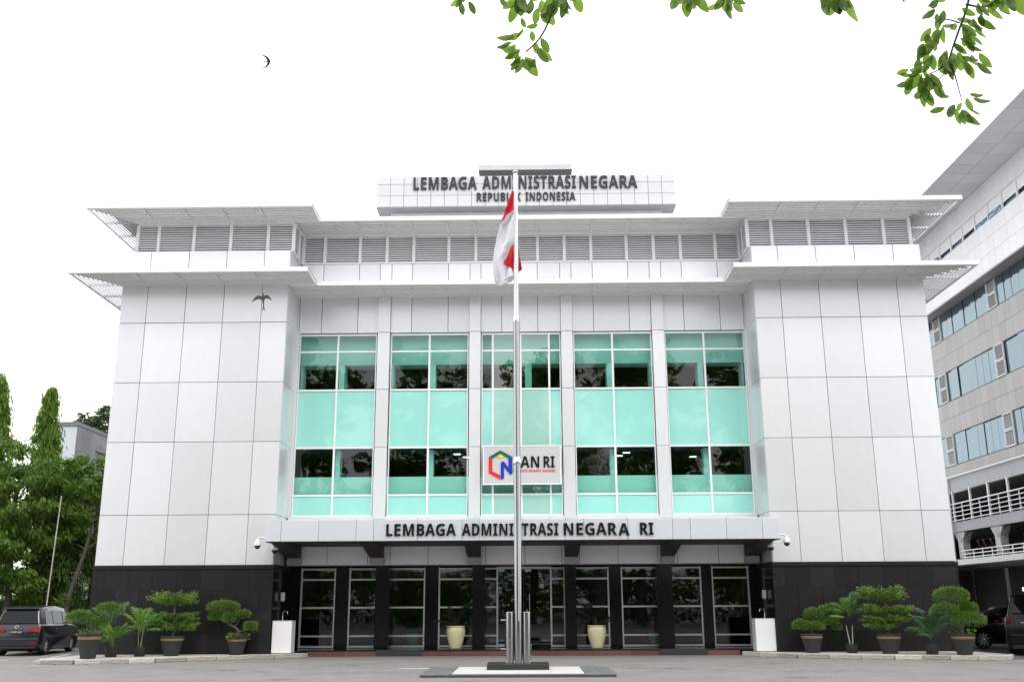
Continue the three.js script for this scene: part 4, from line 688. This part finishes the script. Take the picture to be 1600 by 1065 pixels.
  fan(.14, 5.52, -62, 42, 9, .15, .05); fan(.11, 5.57, -75, -5, 5, .14, .05); fan(.22, 5.55, -10, 35, 4, .14, .04); leaf(.08, 5.64, 28, -72, .13); leaf(.12, 5.66, 28, -60, .12); leaf(.14, 5.7, 28, -30, .09); leaf(.2, 5.68, 28, 10, .1); leaf(.13, 5.79, 28, 15, .1); leaf(.25, 5.73, 28, -80, .08); leaf(.27, 5.62, 28, 25, .13);
  fan(.12, 6.01, -50, 15, 7, .18, .05); fan(.1, 5.96, -20, 20, 3, .17, .03); fan(.42, 6.0, -40, 40, 8, .18, .05); fan(.28, 5.98, -30, 30, 5, .17, .05); leaf(.2, 5.94, 28, -5, .16); leaf(.52, 5.97, 28, 20, .17); leaf(.45, 5.95, 28, -8, .17);
  fan(-.3, 6.0, -35, 30, 6, .14); fan(-.03, 6.02, -10, 40, 4, .12);
  fan(1.36, 6.01, -55, 50, 9, .17, .04); leaf(1.3, 5.96, 28, -35, .16); leaf(1.36, 5.95, 28, -12, .17); fan(1.64, 5.97, -42, 36, 7, .16, .07); leaf(1.64, 5.89, 28, 3, .13); leaf(1.61, 5.95, 28, -15, .08);
  fan(2.43, 6.0, -38, 38, 8, .19, .07); fan(2.43, 6.03, -25, 30, 5, .2, .03); leaf(2.36, 5.92, 28, -12, .19); leaf(2.52, 5.91, 28, 8, .2); leaf(2.42, 5.93, 28, -5, .12);
  fan(2.93, 6.01, -30, 30, 4, .1);
  fan(3.66, 6.02, -75, 30, 9, .19, .06); leaf(3.6, 5.94, 28, -18, .18); leaf(3.67, 5.95, 28, 2, .19); leaf(3.74, 5.97, 28, 8, .22);
  fan(3.0, 5.3, -72, 30, 10, .16, .05); fan(3.04, 5.26, -45, 12, 7, .16, .06); leaf(3.06, 5.22, 28, 25, .14); leaf(3.1, 5.2, 28, 12, .13); fan(2.94, 5.32, -80, -40, 4, .13, .04); fan(3.02, 5.36, -80, 20, 4, .1, .02);
  fan(3.24, 5.08, -62, 52, 9, .14, .07); leaf(3.16, 5.12, 28, -80, .1); leaf(3.3, 5.13, 28, 82, .11); leaf(3.32, 5.1, 28, 65, .12); leaf(3.19, 5.05, 28, -35, .15);
  for (const [x, y, a, l] of [[3.14, 5.86, -50, .09], [3.12, 5.8, -60, .1], [3.2, 5.78, -40, .11], [3.22, 5.9, -70, .08], [3.1, 5.68, -45, .12], [3.15, 5.62, -60, .12], [3.12, 5.58, -25, .12], [3.17, 5.66, -10, .1], [3.08, 5.52, -70, .11], [3.1, 5.46, -50, .1], [3.02, 5.5, -40, .1], [3.0, 5.45, -20, .11], [3.06, 5.44, 5, .1], [3.2, 5.5, -30, .12], [3.16, 5.45, -10, .14], [3.21, 5.46, 5, .13], [3.26, 5.56, 50, .1], [3.3, 5.6, 60, .11], [3.34, 5.52, 75, .09], [3.31, 5.46, 85, .09], [3.28, 5.37, 10, .1], [3.34, 5.4, 20, .11], [3.38, 5.42, 40, .12], [3.33, 5.68, 25, .12], [3.37, 5.74, 45, .12], [3.43, 5.72, 30, .12], [3.46, 5.78, 60, .12], [3.42, 5.82, 10, .1], [3.52, 5.84, 40, .12], [3.46, 5.9, 80, .1], [3.26, 5.7, -80, .1], [3.3, 5.76, 85, .1], [3.38, 5.6, 35, .08], [3.36, 5.64, -5, .09], [3.1, 5.18, 30, .06], [3.25, 5.44, -15, .12], [3.22, 5.38, -5, .1]]) { leaf(x, y, 28 + rr(-.06, .06), a * .8, l * 1.28); if (l > .08) for (let k = 0; k < 1; k++) leaf(x + rr(-.045, .045), y + rr(-.04, .05), 28 + rr(-.1, .1), a * .6 + rr(-30, 30), l * rr(.95, 1.2)); }
  // the rest of the crown, above and behind the camera
  const l = []; for (const [x, y, z, R] of [[3, 10.5, 33.5, 1.6], [6, 10, 37, 2.4], [0, 10.5, 35, 2.2], [8.5, 9.5, 35, 2.2], [4, 12, 38, 3], [-3, 11, 37.5, 2.2], [9, 11.5, 40, 2.6]]) for (let i = 0; i < 900 * R; i++) { const d = V(gs(), gs(), gs()).normalize().multiplyScalar(R * Math.pow(rnd(), .5)); l.push([O(x, y, z).add(d), V(d.x, -.8, d.z), rr(.8, 1.3), rnd() * 6, vary(.3)]); }
  scatter('crown', leafGeo(.16, .08, .2, .1), mBroad, o, l);
  // street trees across the road behind the camera, seen in the window glass
  const st = [], sg = 'street trees mirrored in the windows';
  for (const [x, z, h] of [[-27, 45, 22], [-17.5, 43, 23.5], [-8, 46, 23.5], [9.5, 46, 24], [18.5, 43, 23], [28, 45, 22], [.5, 50, 24]]) { const cl = []; for (let i = 0; i < 44; i++) { const f = rnd(); cl.push([x + gs() * 5 * (1.1 - f * .35), h * (.06 + .9 * f), z + gs() * 2.6, rr(1.2, 2.2)]); } st.push(broadTree('street_tree', 'leafy street tree mirrored in the window glass', [[x, 0, z], [x + .3, h * .35, z], [x - .2, h * .75, z]], .4, cl, leafGeo(.4, .24, .2, .1), mBroad, 17, sg)); }
  const hg = thing('hedge', 'dark roadside hedge mirrored low in the entrance glass', 'hedge', [0, 0, 56]), hl = []; for (let i = 0; i < 26000; i++) { const x = rr(-48, 48), y = rr(0, 4.6 + N.noise(x * .3, 2, 1) * 1.2); hl.push([V(x, y, gs() * .7), V(gs(), rr(-.4, .8), gs()), rr(.7, 1.4), rnd() * 6, vary(.3)]); }
  scatter('foliage', leafGeo(.34, .2, .2, .1), mMast, hg, hl); for (let x = -46; x < 47; x += 4) part('stem', bar(V(x, 0, 0), V(x + .2, 3.4, .1), .06, .03), mBark, hg);
}

// ---------------------------------------------------------------- cars
function car(label, pos, turn, spec) {
  const { L, Wd, belt, roof, body, cabin, paint, wheelZ, wr, side, rear, kind } = spec;
  const o = thing(kind === 'van' ? 'minivan' : 'sedan', label, kind === 'van' ? 'minivan' : 'car', pos, turn), h = Wd / 2;
  const mP = P(...paint, .3, { specularIntensity: .4, clearcoat: spec.coat ?? .9, clearcoatRoughness: .03 }), mGl = P(.006, .007, .008, .03, { specularIntensity: .55 }), mPl = M(.018, .018, .019, .6), mRed = P(.24, .004, .006, .2, { specularIntensity: .5 }), mCl = P(.6, .6, .62, .1, { clearcoat: 1 });
  // body shell: side profile (z, y) with wheel arches, rounded over its width
  const s = new THREE.Shape(); s.moveTo(...body[0]); for (const p of body.slice(1)) s.lineTo(...p);
  const [za, zf] = wheelZ, ar = wr + .05;   // bottom edge runs front to rear with the arches cut out
  s.lineTo(zf - ar, .24); s.absarc(zf, wr, ar, Math.PI + .25, -.25, true); s.lineTo(za - ar, .24); s.absarc(za, wr, ar, Math.PI + .25, -.25, true); s.closePath();
  const bg = new THREE.ExtrudeGeometry(s, { depth: Wd - .24, bevelEnabled: true, bevelSize: .07, bevelThickness: .12, bevelSegments: 4, curveSegments: 14 }).rotateY(-Math.PI / 2).translate(h - .12, 0, 0);
  const p = bg.attributes.position; for (let i = 0; i < p.count; i++) { const y = p.getY(i); p.setX(i, p.getX(i) * (1.02 - .05 * y)); }
  part('body', toCreasedNormals(bg, .6), mP, o);
  const taper = y => 1 - .22 * (y - belt) / (roof - belt);
  const cg = new THREE.ExtrudeGeometry(new THREE.Shape(cabin.map(q => new THREE.Vector2(...q))), { depth: Wd - .42, bevelEnabled: true, bevelSize: .06, bevelThickness: .14, bevelSegments: 5 }).rotateY(-Math.PI / 2).translate(h - .21, 0, 0);
  const c = cg.attributes.position; for (let i = 0; i < c.count; i++) c.setX(i, c.getX(i) * taper(c.getY(i)));
  part('cabin', toCreasedNormals(cg, .6), mP, o);
  const sideX = y => (h - .068) * taper(y) + .006;
  for (const sg of [-1, 1]) {
    for (const w of side) { // window polygons (z, y) on the flank
      const g = ext(w, .012).rotateY(-Math.PI / 2), q = g.attributes.position; for (let i = 0; i < q.count; i++) { const y = q.getY(i); q.setX(i, sg * (sideX(y) + (q.getX(i) < -.006 ? 0 : .004))); } g.computeVertexNormals(); part('side_window', g, mGl, o);
    }
    part('chrome_strip', bar(V(sg * (sideX(belt) + .004), belt + .015, side[0][0][0]), V(sg * (sideX(belt) + .004), belt + .015, side[side.length - 1][1][0]), .009), mCl, o);
    for (const z of [za - .75, za - 1.75]) part('handle', RB(sg * (h - .01) - .02, sg * (h - .01) + .02, belt - .16, belt - .125, z - .09, z + .09, .01), mP, o);
    part('mirror', RB(sg * (h + .02) - (sg > 0 ? 0 : .16), sg * (h + .02) + (sg > 0 ? .16 : 0), belt + .02, belt + .17, side[side.length - 1][1][0] + .1, side[side.length - 1][1][0] + .25, .04), mP, o);
    for (const z of wheelZ) {
      const w = holder('wheel', o); w.position.set(sg * (h - .13), wr, z); w.rotation.y = sg > 0 ? 0 : Math.PI;
      part('tyre', new THREE.TorusGeometry(wr - .055, .058, 12, 32).scale(1, 1, 1.9).rotateY(Math.PI / 2), M(.012, .012, .012, .85), w);
      const rim = [lathe([[wr * .8, -.02], [wr * .82, .07], [wr * .78, .075], [wr * .7, .02], [.0, .0]], 32).rotateZ(-Math.PI / 2)]; const dk = rim.splice(0, 1);
      part('wheel_well', dk, M(.05, .05, .052, .5, { metalness: .5 }), w);
      const sp = [new THREE.TorusGeometry(wr * .77, .016, 8, 32).rotateY(Math.PI / 2).translate(.075, 0, 0), lathe([[0, .085], [.05, .08], [.055, .04]], 16).rotateZ(-Math.PI / 2)]; for (let k = 0; k < 10; k++) sp.push(RB(.04, .072, .03, wr * .77, -.022, .022, .008, 1).rotateX(k * Math.PI / 5));
      part('rim', sp, M(.75, .75, .77, .3, { metalness: .6 }), w);
    }
  }
  rear(o, { mP, mGl, mPl, mRed, mCl, h });
  part('underbody', B(-h + .15, h - .15, .2, .45, -L / 2 + .3, L / 2 - .3), mPl, o);
  return o;
}
function plate(o, z, y, txt) {
  const cv = document.createElement('canvas'); cv.width = 256; cv.height = 72; const x = cv.getContext('2d'); x.fillStyle = '#0d0d0e'; x.fillRect(0, 0, 256, 72); x.fillStyle = '#c9c9c6'; x.font = 'bold 44px sans-serif'; x.textAlign = 'center'; x.fillText(txt, 128, 46);
  const t = new THREE.CanvasTexture(cv); t.colorSpace = THREE.SRGBColorSpace;
  const q = part('number_plate', new THREE.PlaneGeometry(.43, .12), M(1, 1, 1, .5, { map: t }), o); q.position.set(0, y, z); q.rotation.x = -.08;
}
const vanSpec = { kind: 'van', L: 4.2, Wd: 1.68, belt: 1.02, roof: 1.66, paint: [.011, .014, .022], wheelZ: [1.33, -1.32], wr: .31,
  body: [[1.9, .3], [2.05, .38], [2.09, .6], [2.05, .85], [1.98, 1.0], [1.0, 1.02], [-1.2, .98], [-1.75, .86], [-2.02, .68], [-2.06, .42], [-1.95, .28]],
  cabin: [[1.98, .98], [1.86, 1.35], [1.74, 1.58], [1.2, 1.64], [.2, 1.66], [-.55, 1.6], [-1.35, .98]],
  side: [[[1.5, 1.08], [.82, 1.08], [.82, 1.52], [1.46, 1.5]], [[.75, 1.08], [-.2, 1.08], [-.2, 1.53], [.75, 1.54]], [[-.28, 1.08], [-1.12, 1.08], [-.62, 1.47], [-.28, 1.51]]],
  rear(o, { mP, mGl, mPl, mRed, mCl, h }) {
    const slab = (pts, m, name, z0, z1) => { // rear face panel between heights: [[x, y]...] leaning with the tailgate
      const g = ext(pts, .02), q = g.attributes.position; for (let i = 0; i < q.count; i++) { const y = q.getY(i); q.setZ(i, q.getZ(i) + (y > .98 ? 2.075 - (y - .98) * .36 : 2.18 - Math.abs(y - .6) * .1 - Math.max(0, y - .85) * .35)); } g.computeVertexNormals(); return part(name, g, m, o);
    };
    slab([[-.68, 1.1], [.68, 1.1], [.56, 1.5], [-.56, 1.5]], mGl, 'rear_window');
    slab([[-.81, .8], [-.4, .84], [-.4, .95], [-.82, .98]], mRed, 'tail_light'); slab([[.4, .84], [.81, .8], [.82, .98], [.4, .95]], mRed, 'tail_light');
    
    slab([[-.4, .905], [.4, .905], [.4, .922], [-.4, .922]], M(.12, .12, .12, .3), 'garnish');
    part('emblem', new THREE.TorusGeometry(.05, .01, 8, 24).scale(1.25, .8, 1).translate(0, .99, 2.14), mCl, o);
    part('bumper', RB(-.8, .8, .3, .62, 1.98, 2.17, .06, 3), mP, o); part('bumper_lip', RB(-.72, .72, .24, .32, 1.96, 2.15, .03, 2), mPl, o);
    for (const s of [-1, 1]) part('reflector', RB(s * .6 - .12, s * .6 + .12, .41, .45, 2.15, 2.182, .008, 1), mRed, o);
    part('spoiler', RB(-.58, .58, 1.58, 1.64, 1.66, 1.92, .025, 2), mP, o); part('wiper', bar(V(-.05, 1.12, 2.06), V(.42, 1.15, 2.03), .012), mPl, o);
    plate(o, 2.16, .8, 'B 2092 SZN');
  } };
car('dark minivan with red tail lights parked at the left edge under the trees', [-18.1, 0, -3.9], .1, vanSpec);
const blackVan = { ...vanSpec, coat: .15, L: 4.9, Wd: 1.85, paint: [.003, .003, .0035], rear(o, k) {
  const { mP, mGl, mRed, mCl } = k;
  part('rear_window', ext([[-.68, 1.1], [.68, 1.1], [.58, 1.5], [-.58, 1.5]], .02).rotateX(-.38).translate(0, .15, 2.42), mGl, o);
  for (const s of [-1, 1]) part('tail_light', RB(s * .82 - .06, s * .82 + .06, .9, 1.06, 1.96, 2.14, .03), mRed, o);
  part('bumper', RB(-.85, .85, .3, .62, 1.98, 2.17, .06, 3), mP, o); part('garnish', RB(-.5, .5, .9, .93, 2.06, 2.1, .01, 1), mCl, o);
} };
car('black van cut by the right edge with one red tail light', [17.38, 0, -.9], -.42, blackVan).scale.set(1.08, 1.12, 1.1);
car('black sedan with silver multi-spoke wheel behind the rightmost pots', [18.35, 0, -5.0], Math.PI / 2 + .02, {
  kind: 'car', coat: .6, L: 4.8, Wd: 1.82, belt: .98, roof: 1.46, paint: [.006, .006, .007], wheelZ: [1.4, -1.42], wr: .335,
  body: [[2.2, .3], [2.38, .45], [2.4, .75], [2.3, .93], [1.4, .98], [-1.0, .95], [-1.9, .84], [-2.32, .68], [-2.38, .42], [-2.2, .28]],
  cabin: [[1.95, .94], [1.2, 1.36], [.5, 1.45], [-.3, 1.44], [-1.25, .94]],
  side: [[[1.5, 1.02], [.85, 1.02], [.85, 1.34], [1.1, 1.3]], [[.8, 1.02], [-.05, 1.02], [-.05, 1.37], [.8, 1.36]], [[-.1, 1.02], [-.98, 1.02], [-.35, 1.35], [-.1, 1.37]]],
  rear(o, { mRed, mP }) { for (const s of [-1, 1]) part('tail_light', RB(s * .7 - .15, s * .7 + .15, .74, .88, 2.3, 2.42, .03), mRed, o); part('bumper', RB(-.82, .82, .32, .6, 2.3, 2.44, .05, 2), mP, o); }
});

// ---------------------------------------------------------------- birds
function swift(label, pos, rot, sweepL, sweepR, len, m, back) {
  const o = new THREE.Group(); o.name = numbered('bird'); o.position.set(...pos); o.rotation.set(...rot); scene.add(o); tag(o, label, 'bird');
  const body = lathe([[0, -len * .5], [.006, -len * .46], [.02, -len * .2], [.032, len * .1], [.03, len * .25], [.02, len * .38], [.006, len * .47], [0, len * .5]], 16).scale(1, 1, .85);
  const g = [body, ext([[-.005, -len * .3], [-.04, -len * .78], [0, -len * .58], [.04, -len * .78], [.005, -len * .3]], .004, .003, 1)];
  for (const [s, sw] of [[-1, sweepL], [1, sweepR]]) {
    const sp = new THREE.Shape(); sp.moveTo(0, .055); sp.quadraticCurveTo(.1, .1, .17, .03); sp.quadraticCurveTo(.24, -.05, .27, -.13); sp.quadraticCurveTo(.18, -.04, .1, -.02); sp.quadraticCurveTo(.05, -.02, 0, -.04); sp.closePath();
    const w = new THREE.ExtrudeGeometry(sp, { depth: .004, bevelEnabled: true, bevelSize: .002, bevelThickness: .003, bevelSegments: 1, curveSegments: 10 }); { const q = w.attributes.position; for (let i = 0; i < q.count; i++) q.setY(i, q.getY(i) - back * q.getX(i)); } w.scale(s, 1, 1); if (s < 0) { const ix = w.attributes.position; for (let i = 0; i < ix.count; i += 3) { const a = [ix.getX(i), ix.getY(i), ix.getZ(i)]; ix.setXYZ(i, ix.getX(i + 2), ix.getY(i + 2), ix.getZ(i + 2)); ix.setXYZ(i + 2, ...a); } }
    g.push(w.rotateY(-s * sw).translate(s * .012, .02, .012));
  }
  const l = g.map(clean).map(q => { q.computeVertexNormals(); return q; });
  part('body', mergeGeometries(l), m, o); return o;
}
const highBird = swift('small dark swift gliding high in the white sky', [-6.9, 16.15, 10], [.25, .35, -1.4], .35, -.3, .2, M(.035, .035, .045, .8), .6); highBird.scale.setScalar(.8);
swift('brownish swift with raised wings flying before the left wing of the facade', [-6.62, 9.28, 10], [.2, -.2, .05], .3, .25, .4, M(.1, .088, .08, .9), -.2);

renderer.render(scene, camera);
